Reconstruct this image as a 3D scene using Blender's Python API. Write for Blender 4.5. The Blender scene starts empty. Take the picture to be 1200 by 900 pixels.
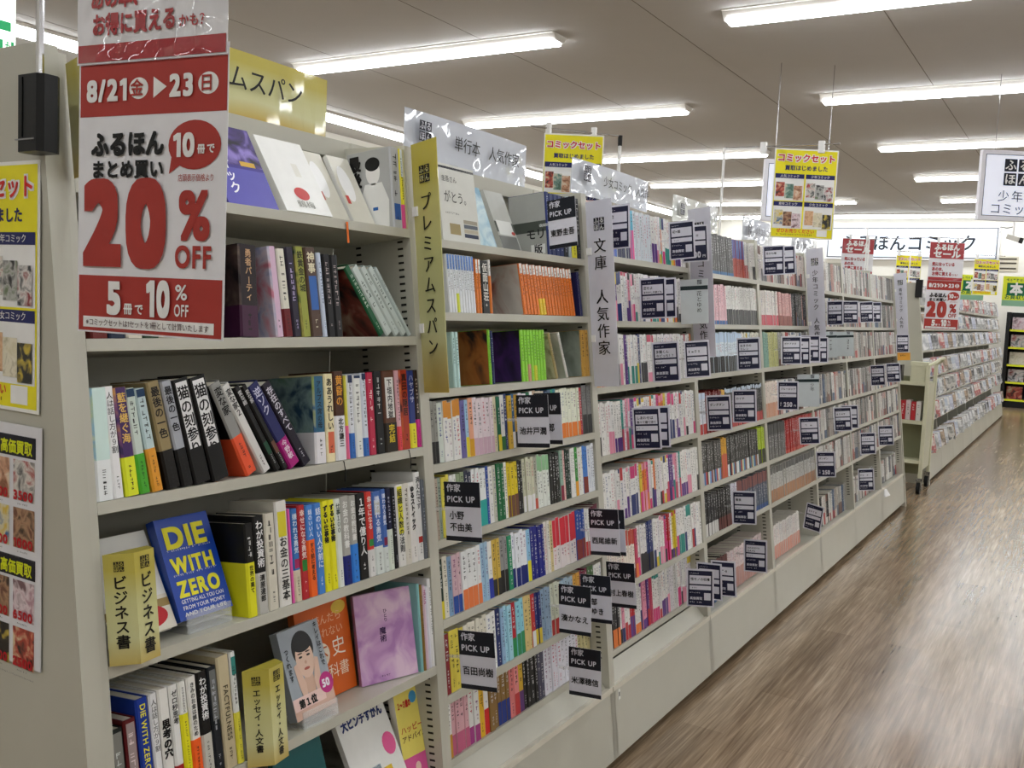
import bpy, math, random, colorsys
from mathutils import Vector, Matrix

S = bpy.context.scene
COL = S.collection
# ------------------------------------------------------------------ camera, world, exposure
cam = bpy.data.cameras.new('camera'); camo = bpy.data.objects.new('camera', cam); COL.objects.link(camo)
cx, cy, cz = (0.85248, 0.52072, 0.04604), (0.08227, -0.04667, -0.99552), (-0.51624, 0.85245, -0.08263)
camo.matrix_world = Matrix(((cx[0], -cy[0], -cz[0], 0), (cx[1], -cy[1], -cz[1], 0), (cx[2], -cy[2], -cz[2], 1.465), (0, 0, 0, 1)))
cam.sensor_width = 36; cam.lens = 1120.4 / 1200 * 36; cam.clip_start = 0.05; cam.clip_end = 100
S.camera = camo
S.view_settings.view_transform = 'Standard'; S.view_settings.look = 'None'
S.view_settings.gamma = 1; S.view_settings.use_curve_mapping = False
S.view_settings.exposure = 0.17
LAMP = 22.0          # radiance of the ceiling lamps' diffusers
w = bpy.data.worlds.new('world'); S.world = w; w.use_nodes = True
w.node_tree.nodes['Background'].inputs[0].default_value = (.9, .95, 1, 1)
w.node_tree.nodes['Background'].inputs[1].default_value = 0.05

# ------------------------------------------------------------------ materials
MATS = {}
def lin(hx):
    c = [int(hx[i:i+2], 16) / 255 for i in (0, 2, 4)]
    return tuple(x / 12.92 if x <= .04045 else ((x + .055) / 1.055) ** 2.4 for x in c) + (1,)
def base(name):
    m = bpy.data.materials.new(name); m.use_nodes = True
    return m, m.node_tree.nodes, m.node_tree.links, m.node_tree.nodes['Principled BSDF']
def paper(hx, rough=.5, coat=0.0, var=.06):
    key = (hx, rough, coat)
    if key in MATS: return MATS[key]
    m, n, l, b = base('paper_' + hx)
    tx = n.new('ShaderNodeTexNoise'); tx.inputs['Scale'].default_value = 30; tx.inputs['Detail'].default_value = 2
    co = n.new('ShaderNodeTexCoord'); l.new(co.outputs['Object'], tx.inputs['Vector'])
    mx = n.new('ShaderNodeMix'); mx.data_type = 'RGBA'
    c = tuple(x * min(1, .45 + x * 6) for x in lin(hx)[:3]); mx.inputs['A'].default_value = tuple(x * (1 - var) for x in c[:3]) + (1,); mx.inputs['B'].default_value = tuple(min(1, x * (1 + var)) for x in c[:3]) + (1,)
    l.new(tx.outputs['Fac'], mx.inputs['Factor']); l.new(mx.outputs['Result'], b.inputs['Base Color'])
    b.inputs['Roughness'].default_value = rough; b.inputs['Specular IOR Level'].default_value = .3; b.inputs['Coat Weight'].default_value = coat; b.inputs['Coat Roughness'].default_value = .06
    MATS[key] = m; return m
def laminate(hx, bump=.25):
    """printed sheet under wavy clear film"""
    key = ('lam', hx)
    if key in MATS: return MATS[key]
    m, n, l, b = base('laminate_' + hx)
    b.inputs['Base Color'].default_value = lin(hx); b.inputs['Roughness'].default_value = .6
    b.inputs['Coat Weight'].default_value = 1; b.inputs['Coat Roughness'].default_value = .03
    co = n.new('ShaderNodeTexCoord'); tx = n.new('ShaderNodeTexNoise'); tx.inputs['Scale'].default_value = 9 if bump < 1 else 16; tx.inputs['Detail'].default_value = 1
    l.new(co.outputs['Object'], tx.inputs['Vector'])
    bp = n.new('ShaderNodeBump'); bp.inputs['Strength'].default_value = min(1, bump); bp.inputs['Distance'].default_value = .02 if bump < 1 else .06
    l.new(tx.outputs['Fac'], bp.inputs['Height']); l.new(bp.outputs['Normal'], b.inputs['Coat Normal'])
    MATS[key] = m; return m
def gold():
    if 'gold' in MATS: return MATS['gold']
    m, n, l, b = base('gold_gradient_print')
    co = n.new('ShaderNodeTexCoord'); tx = n.new('ShaderNodeTexNoise'); tx.inputs['Scale'].default_value = 3; tx.inputs['Detail'].default_value = 1
    l.new(co.outputs['Object'], tx.inputs['Vector']); sp = n.new('ShaderNodeSeparateXYZ'); l.new(co.outputs['Generated'], sp.inputs[0])
    ad = n.new('ShaderNodeMath'); ad.operation = 'MULTIPLY_ADD'; ad.inputs[1].default_value = .35; l.new(tx.outputs['Fac'], ad.inputs[0]); l.new(sp.outputs['Z'], ad.inputs[2])
    r = n.new('ShaderNodeValToRGB'); l.new(ad.outputs[0], r.inputs[0]); e = r.color_ramp.elements
    e[0].position = .15; e[0].color = lin('b79a34'); e[1].position = 1.0; e[1].color = lin('b5a83e')
    x = e.new(.42); x.color = lin('c9c893'); x = e.new(.75); x.color = lin('c4c283')
    l.new(r.outputs[0], b.inputs['Base Color']); b.inputs['Roughness'].default_value = .4
    b.inputs['Coat Weight'].default_value = .7; b.inputs['Coat Roughness'].default_value = .05
    MATS['gold'] = m; return m
def blotch(h1, h2, h3, scale=18, rough=.35):
    """printed picture: soft blotches of three inks"""
    key = ('bl', h1, h2, h3, scale)
    if key in MATS: return MATS[key]
    m, n, l, b = base('print_' + h1)
    co = n.new('ShaderNodeTexCoord'); tx = n.new('ShaderNodeTexNoise'); tx.inputs['Scale'].default_value = scale; tx.inputs['Detail'].default_value = 3; tx.inputs['Distortion'].default_value = .7
    l.new(co.outputs['Object'], tx.inputs['Vector'])
    r = n.new('ShaderNodeValToRGB'); l.new(tx.outputs['Fac'], r.inputs[0])
    e = r.color_ramp.elements; e[0].position = .36; e[0].color = lin(h1); e[1].position = .66; e[1].color = lin(h3)
    x = e.new(.5); x.color = lin(h2)
    l.new(r.outputs[0], b.inputs['Base Color']); b.inputs['Roughness'].default_value = rough
    MATS[key] = m; return m
def steel():
    m, n, l, b = base('shelf_paint')
    co = n.new('ShaderNodeTexCoord'); tx = n.new('ShaderNodeTexNoise'); tx.inputs['Scale'].default_value = 3; tx.inputs['Detail'].default_value = 6
    l.new(co.outputs['Object'], tx.inputs['Vector'])
    r = n.new('ShaderNodeValToRGB'); l.new(tx.outputs['Fac'], r.inputs[0])
    r.color_ramp.elements[0].position = .3; r.color_ramp.elements[0].color = lin('b3b1a3')
    r.color_ramp.elements[1].position = .75; r.color_ramp.elements[1].color = lin('bdbbae')
    l.new(r.outputs[0], b.inputs['Base Color']); b.inputs['Roughness'].default_value = .38
    tb = n.new('ShaderNodeTexNoise'); tb.inputs['Scale'].default_value = 350; l.new(co.outputs['Object'], tb.inputs['Vector'])
    bp = n.new('ShaderNodeBump'); bp.inputs['Strength'].default_value = .05; l.new(tb.outputs['Fac'], bp.inputs['Height']); l.new(bp.outputs['Normal'], b.inputs['Normal'])
    return m
def metal(hx, rough=.25):
    key = ('metal', hx)
    if key in MATS: return MATS[key]
    m, n, l, b = base('metal_' + hx); b.inputs['Base Color'].default_value = lin(hx); b.inputs['Metallic'].default_value = 1; b.inputs['Roughness'].default_value = rough
    MATS[key] = m; return m
def emit(hx, st):
    key = ('emit', hx, st)
    if key in MATS: return MATS[key]
    m, n, l, b = base('lit_' + hx); b.inputs['Base Color'].default_value = lin(hx); b.inputs['Emission Color'].default_value = lin(hx); b.inputs['Emission Strength'].default_value = st
    MATS[key] = m; return m
def clear():
    if 'clear' in MATS: return MATS['clear']
    m, n, l, b = base('clear_acrylic'); b.inputs['Base Color'].default_value = (.9, .93, .93, 1); b.inputs['Alpha'].default_value = .22; b.inputs['Roughness'].default_value = .05
    MATS['clear'] = m; return m
def floor_mat():
    m, n, l, b = base('wood_plank_vinyl')
    co = n.new('ShaderNodeTexCoord')
    mp = n.new('ShaderNodeMapping'); mp.inputs['Rotation'].default_value = (0, 0, math.pi / 2); l.new(co.outputs['Object'], mp.inputs[0])
    br = n.new('ShaderNodeTexBrick'); l.new(mp.outputs[0], br.inputs['Vector'])
    br.inputs['Color1'].default_value = (.25, .25, .25, 1); br.inputs['Color2'].default_value = (.8, .8, .8, 1); br.inputs['Mortar'].default_value = (.1, .1, .1, 1)
    br.inputs['Scale'].default_value = 1; br.inputs['Mortar Size'].default_value = .0012; br.inputs['Brick Width'].default_value = .92; br.inputs['Row Height'].default_value = .15
    def streak(sx, sy, det, rough):
        m2 = n.new('ShaderNodeMapping'); m2.inputs['Scale'].default_value = (sx, sy, 1); l.new(co.outputs['Object'], m2.inputs[0])
        t = n.new('ShaderNodeTexNoise'); t.inputs['Scale'].default_value = 1; t.inputs['Detail'].default_value = det; t.inputs['Roughness'].default_value = rough
        l.new(m2.outputs[0], t.inputs['Vector']); return t
    s1 = streak(55, 2.2, 3, .6); s2 = streak(160, 5, 2, .5); s3 = streak(9, .9, 3, .5)
    def mixf(a, b2, f):
        x = n.new('ShaderNodeMix'); x.data_type = 'FLOAT'; x.inputs['Factor'].default_value = f; l.new(a, x.inputs['A']); l.new(b2, x.inputs['B']); return x.outputs['Result']
    f = mixf(s1.outputs['Fac'], s2.outputs['Fac'], .42); f = mixf(f, s3.outputs['Fac'], .3)
    g = n.new('ShaderNodeSeparateColor'); l.new(br.outputs['Color'], g.inputs[0]); f = mixf(f, g.outputs[0], .13)
    r = n.new('ShaderNodeValToRGB'); l.new(f, r.inputs[0]); e = r.color_ramp.elements
    e[0].position = .34; e[0].color = lin('574633'); e[1].position = .66; e[1].color = lin('b8a58c')
    x = e.new(.44); x.color = lin('77644e'); x = e.new(.55); x.color = lin('98836a')
    l.new(r.outputs[0], b.inputs['Base Color'])
    rr = n.new('ShaderNodeMapRange'); rr.inputs['To Min'].default_value = .15; rr.inputs['To Max'].default_value = .24; l.new(f, rr.inputs['Value']); l.new(rr.outputs[0], b.inputs['Roughness'])
    wv = n.new('ShaderNodeTexNoise'); wv.inputs['Scale'].default_value = 3.5; wv.inputs['Detail'].default_value = 0; l.new(co.outputs['Object'], wv.inputs['Vector'])
    bp = n.new('ShaderNodeBump'); bp.inputs['Strength'].default_value = .05; bp.inputs['Distance'].default_value = .012; l.new(wv.outputs['Fac'], bp.inputs['Height'])
    b2 = n.new('ShaderNodeBump'); b2.inputs['Strength'].default_value = .0; b2.inputs['Distance'].default_value = .002; l.new(f, b2.inputs['Height']); l.new(bp.outputs['Normal'], b2.inputs['Normal'])
    l.new(b2.outputs['Normal'], b.inputs['Normal'])
    return m
def plaster(hx, sc=4):
    m, n, l, b = base('plaster_' + hx)
    co = n.new('ShaderNodeTexCoord'); tx = n.new('ShaderNodeTexNoise'); tx.inputs['Scale'].default_value = sc; tx.inputs['Detail'].default_value = 8
    l.new(co.outputs['Object'], tx.inputs['Vector'])
    mx = n.new('ShaderNodeMix'); mx.data_type = 'RGBA'; c = lin(hx)
    mx.inputs['A'].default_value = tuple(x * .95 for x in c[:3]) + (1,); mx.inputs['B'].default_value = c
    l.new(tx.outputs['Fac'], mx.inputs['Factor']); l.new(mx.outputs['Result'], b.inputs['Base Color']); b.inputs['Roughness'].default_value = .9
    return m
STEEL = steel(); BLK = paper('161718', .45); WHITE = paper('ececea', .5); PAGE = paper('d9d4c4', .9); NAVY = paper('1f2233', .5); RED = paper('a8403a', .45)
LAVW = paper('d3d3dd', .5)

# ------------------------------------------------------------------ mesh builder
UPZ = Vector((0, 0, 1))
GL = {}
def glyph(ch, bold):
    k = (ch, bold)
    if k in GL: return GL[k]
    if bold:          # heavier weight: the outline laid over itself in a small ring
        vs, fs, adv = glyph(ch, 0); r = .021 * bold; n = 2 if bold < .8 else 4 if bold < 1.6 else 8
        ring = [(r * math.cos(6.2832 * i / n), r * math.sin(6.2832 * i / n)) for i in range(n)] + ([(0, 0)] if n > 2 else [])
        if n == 8:    # square nib, flat stroke ends
            q = (-1, -.5, 0, .5, 1) if bold < 2.5 or bold > 4 else [i / 6 - 1 for i in range(13)]; ring = [(r * a, r * b) for a in q for b in q if max(abs(a), abs(b)) == 1] + [(0, 0)]
        V, F = [], []
        for li, (dx, dy) in enumerate(ring):
            o = len(V); V += [(p[0] + dx, p[1] + dy, li * 3e-5) for p in vs]; F += [tuple(o + i for i in f) for f in fs]
        GL[k] = (V, F, adv + (r * 1.2 if ord(ch) < 0x2e80 else 0)); return GL[k]
    c = bpy.data.curves.new('g', 'FONT'); c.body = ch; c.size = 1; c.resolution_u = 5 if ord(ch) < 0x2e80 else 2
    o = bpy.data.objects.new('g', c); m = bpy.data.meshes.new_from_object(o)
    vs = [(v.co.x, v.co.y, 0) for v in m.vertices]; fs = [tuple(p.vertices) for p in m.polygons]
    if ch == '1': k0 = len(vs); vs += [(.205, .68, 0), (.05, .59, 0), (.05, .51, 0), (.205, .6, 0)]; fs.append((k0, k0 + 1, k0 + 2, k0 + 3))
    bpy.data.objects.remove(o); bpy.data.curves.remove(c); bpy.data.meshes.remove(m)
    wide = ord(ch) > 0x2e80
    adv = 1.0 if wide else (.28 if ch == ' ' else (max(p[0] for p in vs) + .07 if vs else .3))
    GL[k] = (vs, fs, adv); return GL[k]
class MB:
    def __init__(s, M=None): s.v = []; s.f = []; s.m = []; s.mats = []; s.M = M
    def mi(s, mat):
        if mat not in s.mats: s.mats.append(mat)
        return s.mats.index(mat)
    def add(s, vs, fs, mat):
        o = len(s.v); i = s.mi(mat)
        s.v += [s.M @ Vector(p) if s.M else Vector(p) for p in vs]
        for f in fs: s.f.append(tuple(o + k for k in f)); s.m.append(i)
    def hexa(s, a, b, mat):      # a: lower ring, b: upper ring (same length)
        n = len(a); s.add(list(a) + list(b), [tuple(range(n))[::-1], tuple(range(n, 2 * n))] + [(i, (i + 1) % n, n + (i + 1) % n, n + i) for i in range(n)], mat)
    def box(s, x0, x1, y0, y1, z0, z1, mat):
        s.hexa([(x0, y0, z0), (x1, y0, z0), (x1, y1, z0), (x0, y1, z0)], [(x0, y0, z1), (x1, y0, z1), (x1, y1, z1), (x0, y1, z1)], mat)
    def cbox(s, x0, x1, y0, y1, z0, z1, c, mat):    # corners chamfered in plan
        def ring(z): return [(x0 + c, y0, z), (x1 - c, y0, z), (x1, y0 + c, z), (x1, y1 - c, z), (x1 - c, y1, z), (x0 + c, y1, z), (x0, y1 - c, z), (x0, y0 + c, z)]
        s.hexa(ring(z0), ring(z1), mat)
    def poly(s, pts, mat): s.add(pts, [tuple(range(len(pts)))], mat)
    def tube(s, pts, r, mat, n=8):
        pts = [Vector(p) for p in pts]; rings = []
        for i, p in enumerate(pts):
            d = (pts[min(i + 1, len(pts) - 1)] - pts[max(i - 1, 0)]).normalized()
            a = d.cross(UPZ if abs(d.z) < .9 else Vector((1, 0, 0))).normalized(); b = d.cross(a)
            rings.append([p + r * (math.cos(6.2832 * k / n) * a + math.sin(6.2832 * k / n) * b) for k in range(n)])
        vs = [q for R in rings for q in R]; fs = [tuple(range(n))[::-1], tuple(range(len(vs) - n, len(vs)))]
        for i in range(len(rings) - 1):
            for k in range(n): fs.append((i * n + k, i * n + (k + 1) % n, (i + 1) * n + (k + 1) % n, (i + 1) * n + k))
        s.add(vs, fs, mat)
    def rect(s, o, xd, yd, x0, x1, y0, y1, mat, off=0.0):
        o, xd, yd = Vector(o), Vector(xd), Vector(yd); nn = xd.cross(yd).normalized() * off
        s.add([o + xd * x + yd * y + nn for x, y in ((x0, y0), (x1, y0), (x1, y1), (x0, y1))], [(0, 1, 2, 3)], mat)
    def ell(s, o, xd, yd, x, y, rx, ry, mat, off=0.0, n=28):
        o, xd, yd = Vector(o), Vector(xd), Vector(yd); nn = xd.cross(yd).normalized() * off
        s.add([o + xd * (x + rx * math.cos(6.2832 * k / n)) + yd * (y + ry * math.sin(6.2832 * k / n)) + nn for k in range(n)], [tuple(range(n))], mat)
    def slab(s, o, xd, yd, x0, x1, y0, y1, th, mat):
        o, xd, yd = Vector(o), Vector(xd), Vector(yd); nn = xd.cross(yd).normalized() * -th
        a = [o + xd * x + yd * y for x, y in ((x0, y0), (x1, y0), (x1, y1), (x0, y1))]
        s.hexa([p + nn for p in a], a, mat)
    def text(s, t, o, xd, yd, x, y, size, mat, bold=0, vert=False, off=.0006, width=None, align='l', sx=1.0, gap=0.0):
        """t laid out from (x, y): baseline left, or for vert the top centre of the column"""
        o, xd, yd = Vector(o), Vector(xd), Vector(yd); n1 = xd.cross(yd).normalized(); nn = n1 * off
        G = [glyph(c, bold) for c in t]
        if vert:
            px, py = x, y - .84 * size
            for c, (vs, fs, adv) in zip(t, G):
                rot = c in 'ー―~'
                wide = ord(c) > 0x2e80
                cxo = -.5 if wide else -adv / 2
                P = []
                for a, b, c_ in vs:
                    if rot: a, b = b + .13, .87 - a - .13
                    P.append(o + xd * (px + (a + cxo) * size * sx) + yd * (py + b * size) + nn + n1 * c_)
                if P: s.add(P, fs, mat)
                py -= size * ((1.0 if wide or c in '0123456789' else .8) + gap)
            return
        tot = sum(g[2] for g in G) * size * sx + gap * size * max(0, len(t) - 1)
        if width: sx *= width / tot; tot = width
        px = x - (tot / 2 if align == 'c' else tot if align == 'r' else 0)
        for vs, fs, adv in G:
            if vs: s.add([o + xd * (px + a * size * sx) + yd * (y + b * size) + nn + n1 * c_ for a, b, c_ in vs], fs, mat)
            px += (adv * sx + gap) * size
    def logo(s, o, xd, yd, x, y, size, fg=None, bg=None, off=.0005):
        fg = fg or WHITE; bg = bg or NAVY; c = size * .47
        for i, ch in enumerate('ふるほん'):
            a = x + (i % 2) * size * .53; b = y + (1 - i // 2) * size * .53
            s.rect(o, xd, yd, a, a + c, b, b + c, bg, off)
            s.text(ch, o, xd, yd, a + c * .04, b + c * .17, c * .92, fg, 1, off=off * 2)
    def marks(s, o, xd, yd, x0, x1, y0, y1, mat, rng, off=.0004, vert=True):
        """column (or line) of unreadable small print"""
        W, H = x1 - x0, y1 - y0; cell = W if vert else H; n = max(1, int((H if vert else W) / (cell * 1.15)))
        for i in range(n):
            if rng.random() < .08: continue
            a = x0 if vert else x0 + i * cell * 1.15; b = y1 - (i + 1) * cell * 1.15 if vert else y0
            for k in range(rng.choice((2, 3, 3))):
                if rng.random() < .6: yy = b + cell * rng.uniform(.1, .85); s.rect(o, xd, yd, a + cell * .08, a + cell * rng.uniform(.7, .95), yy, yy + cell * .13, mat, off)
                else: xx = a + cell * rng.uniform(.1, .8); s.rect(o, xd, yd, xx, xx + cell * .14, b + cell * .05, b + cell * .92, mat, off)
    def build(s, name, parent=None, origin=None, smooth=False, frame=None):
        if origin is None:
            origin = Vector(parent['o_']) if parent is not None else None
        if origin is None:
            xs, ys, zs = zip(*s.v); origin = Vector(((min(xs) + max(xs)) / 2, (min(ys) + max(ys)) / 2, min(zs)))
        me = bpy.data.meshes.new(name); me.from_pydata([v - Vector(origin) for v in s.v], [], s.f)
        for m in s.mats: me.materials.append(m)
        me.polygons.foreach_set('material_index', s.m)
        if smooth: me.polygons.foreach_set('use_smooth', [True] * len(s.f))
        me.update()
        ob = bpy.data.objects.new(name, me); COL.objects.link(ob)
        if parent is not None:
            ob.parent = parent; ob['o_'] = list(origin)
            if list(origin) != list(parent['o_']): ob.location = Vector(origin) - Vector(parent['o_'])
        else: ob.location = origin; ob['o_'] = list(origin)
        if frame is not None: ob.matrix_world = frame; ob['o_'] = [0, 0, 0]
        return ob
def tag(o, label=None, cat=None, group=None, kind=None):
    if label and not 4 <= len(label.split()) <= 16: print('LABEL', len(label.split()), label)
    for k, v in (('label', label), ('category', cat), ('group', group), ('kind', kind)):
        if v: o[k] = v
    return o
def thing(name, loc, label, cat, group=None):
    o = bpy.data.objects.new(name, None); COL.objects.link(o); o.location = loc; o['o_'] = list(loc); o.empty_display_size = .05
    return tag(o, label, cat, group)

# ------------------------------------------------------------------ the slanted shelf frame: u along the run, d into the shelf, h up the slope
SL = 0.12567; NR = math.hypot(1, SL); XB = -1.19036; YB = 0.9248
T = Vector((-SL, 0, 1)) / NR; N = Vector((-1, 0, -SL)) / NR; U = Vector((0, 1, 0))
def L(u, d, h): return Vector((XB, YB, 0)) + U * u + N * d + T * h
FR = Matrix(((U.x, N.x, T.x, XB), (U.y, N.y, T.y, YB), (U.z, N.z, T.z, 0), (0, 0, 0, 1)))
RIDGE = -1.63
def dback(h): return (XB - SL * h / NR - RIDGE) * .985

# ------------------------------------------------------------------ room
FZ, CZ = 0.0, 3.56
def struct(mb, name, label=None): o = mb.build(name); o['kind'] = 'structure'; return o
mb = MB(); mb.box(-8.7, 8.2, -4, 20.5, -.1, 0, floor_mat()); struct(mb, 'floor')
cm = plaster('c0bebb'); mb = MB(); mb.box(-8.7, 8.2, -4, 20.5, CZ, CZ + .1, cm)
jm = paper('6f675f', .9)
for x in (-7.4, -5.9, -4.37, -2.87, -1.4, .1, 1.6, 3.1): mb.box(x - .003, x + .003, -4, 20.5, CZ - .001, CZ, jm)
struct(mb, 'ceiling')
wm = plaster('e4e2d8')
for nm, b in (('wall_back', (-8.7, 8.2, 20.4, 20.5)), ('wall_left', (-8.7, -8.6, -4, 20.4)), ('wall_right', (8.1, 8.2, -4, 20.4)), ('wall_front', (-8.6, 8.1, -4, -3.9))):
    mb = MB(); mb.box(*b, 0, CZ, wm); struct(mb, nm)

# ------------------------------------------------------------------ ceiling lamps
def lamp_mb(Lx, diff):
    hb, df = MB(), MB(); hm = paper('e4e2dc', .5)
    hb.hexa([(-Lx, -.06, -.055), (Lx, -.06, -.055), (Lx, .06, -.055), (-Lx, .06, -.055)], [(-Lx, -.115, 0), (Lx, -.115, 0), (Lx, .115, 0), (-Lx, .115, 0)], hm)
    hb.box(-Lx, Lx, -.125, .125, -.008, 0, hm)
    prof = [(-.075, -.054), (-.065, -.07), (-.03, -.08), (.03, -.08), (.065, -.07), (.075, -.054)]
    a = [(-Lx + .03, y, z) for y, z in prof]; b = [(Lx - .03, y, z) for y, z in prof]
    df.hexa(a, b, diff)
    return hb, df
def lamps():
    diff = emit('f5f8fc', LAMP); first = None
    rows = [(-1.6, 'close to the front wall'), (1.15, 'over the red sale banner'), (3.9, 'over the nearest bookcases'), (6.62, 'first lamp row ahead'), (9.36, 'second lamp row ahead'), (12.12, 'third lamp row ahead'), (14.75, 'fourth lamp row ahead'), (17.4, 'fifth lamp row ahead')]
    cols = [(-5.08, 'left lamp line'), (-1.03, 'middle lamp line'), (3.02, 'right lamp line'), (6.9, 'lamp line along the right wall')]
    for y, rn in rows:
        for x, cn in cols:
            if first is None:
                hb, df = lamp_mb(1.36, diff); r = bpy.data.objects.new('ceiling_lamp', None); COL.objects.link(r); r['o_'] = [0, 0, 0]
                h = hb.build('lamp_housing', r, (0, 0, 0)); d = df.build('diffuser', r, (0, 0, 0)); first = (r, h, d); o = r
            else:
                o = first[0].copy(); COL.objects.link(o)
                for c in first[1:]: k = c.copy(); COL.objects.link(k); k.parent = o
            o.location = (x, y, CZ)
            tag(o, 'long white ceiling lamp, ' + rn + ', ' + cn, 'ceiling lamp', 'long lamps in rows under the ceiling')
lamps()
def strip(name, x0, x1, y0, y1, label):
    r = thing(name, ((x0 + x1) / 2, (y0 + y1) / 2, CZ), label, 'strip light')
    mb = MB(); mb.box(x0, x1, y0, y1, CZ - .03, CZ, paper('e4e2dc', .5)); mb.build('housing', r)
    mb = MB(); q = .03; mb.hexa([(x0 + q, y0 + q, CZ - .075), (x1 - q, y0 + q, CZ - .075), (x1 - q, y1 - q, CZ - .075), (x0 + q, y1 - q, CZ - .075)], [(x0 + .01, y0 + .01, CZ - .029), (x1 - .01, y0 + .01, CZ - .029), (x1 - .01, y1 - .01, CZ - .029), (x0 + .01, y1 - .01, CZ - .029)], emit('f5f8fc', LAMP * .6)); mb.build('diffuser', r)
strip('strip_light', -7.85, -7.62, 4.3, 19.5, 'long continuous strip light along the far left wall above the shelf tops')
strip('strip_light', -7.2, 6.5, 19.72, 19.95, 'long continuous strip light along the back wall above the big white sign')

# ------------------------------------------------------------------ bookcases
H1 = [1.643, 1.391, 1.130, .867, .610, .35]
H2 = [1.630, 1.450, 1.262, 1.083, .900, .707, .524, .335]
H3 = [1.655, 1.438, 1.222, 1.001, .775, .563, .341]
H4 = [1.648, 1.433, 1.228, .985, .78, .573]
SH = [H1, H2, H3, H4, H4, H4, H4, H4]
ORD = ['nearest', 'second', 'third', 'fourth', 'fifth', 'sixth', 'seventh', 'eighth']
SLOT = paper('24231f', .8)
def side_panel(mb, u0, u1, htop=1.825, slots=True, inset=0.0):
    y0, y1 = YB + u0, YB + u1
    xt = XB - SL * htop; pts = [(XB + .0, 0.036), (RIDGE, .036), (RIDGE, htop), (xt, htop), (XB - SL * .036, .036)][1:]
    pts = [(XB - SL * .036 - inset, .036), (RIDGE, .036), (RIDGE, htop), (xt - inset, htop)]
    mb.hexa([(x, y0, z) for x, z in pts], [(x, y1, z) for x, z in pts], STEEL)
    if slots:
        for dd in (.022, .15):
            h = .36
            while h < 1.8:
                if dd < dback(h) - .02:
                    for k in (u0 - .0006, u1 + .0006):
                        mb.add([L(k, dd, h), L(k, dd + .016, h), L(k, dd + .016, h + .005), L(k, dd, h + .005)], [(0, 1, 2, 3)], SLOT)
                h += .0165
def bookcase(b, u0, hs, label, ledge, y_extra=0.0):
    u1 = u0 + .9; r = thing('bookcase', (RIDGE, YB + u0 + .45, 0), label, 'bookcase', 'cream metal bookcases joined in a run')
    for a, c in ((u0, u0 + .018), (u1 - .018, u1)):
        mb = MB(); side_panel(mb, a, c, slots=b < 8, inset=0 if b < 8 else .15); mb.build('side_panel', r)
    a, c = u0 + .0185, u1 - .0185
    mb = MB(); mb.box(RIDGE - .012, RIDGE, YB + a, YB + c, .04, 1.80, STEEL); mb.build('back_panel', r)
    mb = MB(); mb.cbox(RIDGE - .02, RIDGE + .028, YB + u0, YB + u1, 1.80, 1.842, .006, STEEL); mb.build('top_rail', r)
    for i, h in enumerate(hs):
        mb = MB(); d1 = dback(h) - .003; d0 = .052 if (ledge == 0 and i == len(hs) - 1) else 0.0
        mb.hexa([L(a, d0, h - .02), L(c, d0, h - .02), L(c, d1, h - .02), L(a, d1, h - .02)], [L(a, d0, h), L(c, d0, h), L(c, d1, h), L(a, d1, h)], STEEL)
        o = mb.build('shelf', r)
    mb = MB(); g = .003
    mb.hexa([L(u0 + g, 0, .036), L(u1 - g, 0, .036), L(u1 - g, .4, .036), L(u0 + g, .4, .036)], [L(u0 + g, 0, .262), L(u1 - g, 0, .262), L(u1 - g, .4, .262), L(u0 + g, .4, .262)], STEEL)
    pale = paper('cfcabb', .4)
    mb.hexa([L(u0 + g, -.003, .25), L(u1 - g, -.003, .25), L(u1 - g, .012, .25), L(u0 + g, .012, .25)], [L(u0 + g, -.003, .2665), L(u1 - g, -.003, .2665), L(u1 - g, .012, .2665), L(u0 + g, .012, .2665)], pale)
    if ledge == 0: mb.poly([L(u0 + .02, .013, .264), L(u1 - .02, .013, .264), L(u1 - .02, .053, .314), L(u0 + .02, .053, .314)], STEEL)
    mb.build('base_box', r)
    mb = MB(); mb.hexa([L(u0, .05, 0), L(u1, .05, 0), L(u1, .4, 0), L(u0, .4, 0)], [L(u0, .05, .036), L(u1, .05, .036), L(u1, .4, .036), L(u0, .4, .036)], paper('1d1a17', .7)); mb.build('kick_plate', r)
    return r
desc = ['nearest cream metal bookcase, under the big gold sign, next to the poster-covered end panel',
        'second cream bookcase of the run, under the white curved sign with streaks of glare',
        'third cream bookcase of the run, full of white-spined comics, small label on its base',
        'fourth cream bookcase of the run, between the second and third tall white vertical signs',
        'fifth cream bookcase of the run, before the narrow white vertical sign near mid aisle',
        'sixth cream bookcase, right after the narrow white vertical sign near mid aisle',
        'seventh cream bookcase, second from the far end of the near run',
        'eighth cream bookcase, last of the near run beside the book cart']
for b in range(8): bookcase(b, .9 * b, SH[b], desc[b], 0 if b < 3 else 1)
def end_panel(y0, y1, name, label, zt=1.832):
    r = thing(name, (RIDGE, (y0 + y1) / 2, 0), label, 'end panel')
    mb = MB(); hw = lambda z: (XB - RIDGE) - SL * z + .006
    pts = [(RIDGE + hw(0), 0), (RIDGE + hw(zt), zt), (RIDGE - hw(zt), zt), (RIDGE - hw(0), 0)]
    mb.hexa([(x, y0, z) for x, z in pts], [(x, y1, z) for x, z in pts], STEEL); mb.build('panel', r)
    mb = MB(); t = .012
    for sgn in (1,):
        mb.hexa([(RIDGE + sgn * hw(0) - t, y0 - .003, 0), (RIDGE + sgn * hw(0) + .002, y0 - .003, 0), (RIDGE + sgn * hw(0) + .002, y1, 0), (RIDGE + sgn * hw(0) - t, y1, 0)],
                [(RIDGE + sgn * hw(zt) - t, y0 - .003, zt), (RIDGE + sgn * hw(zt) + .002, y0 - .003, zt), (RIDGE + sgn * hw(zt) + .002, y1, zt), (RIDGE + sgn * hw(zt) - t, y1, zt)], STEEL)
    mb.build('edge_trim', r); return r
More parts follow.
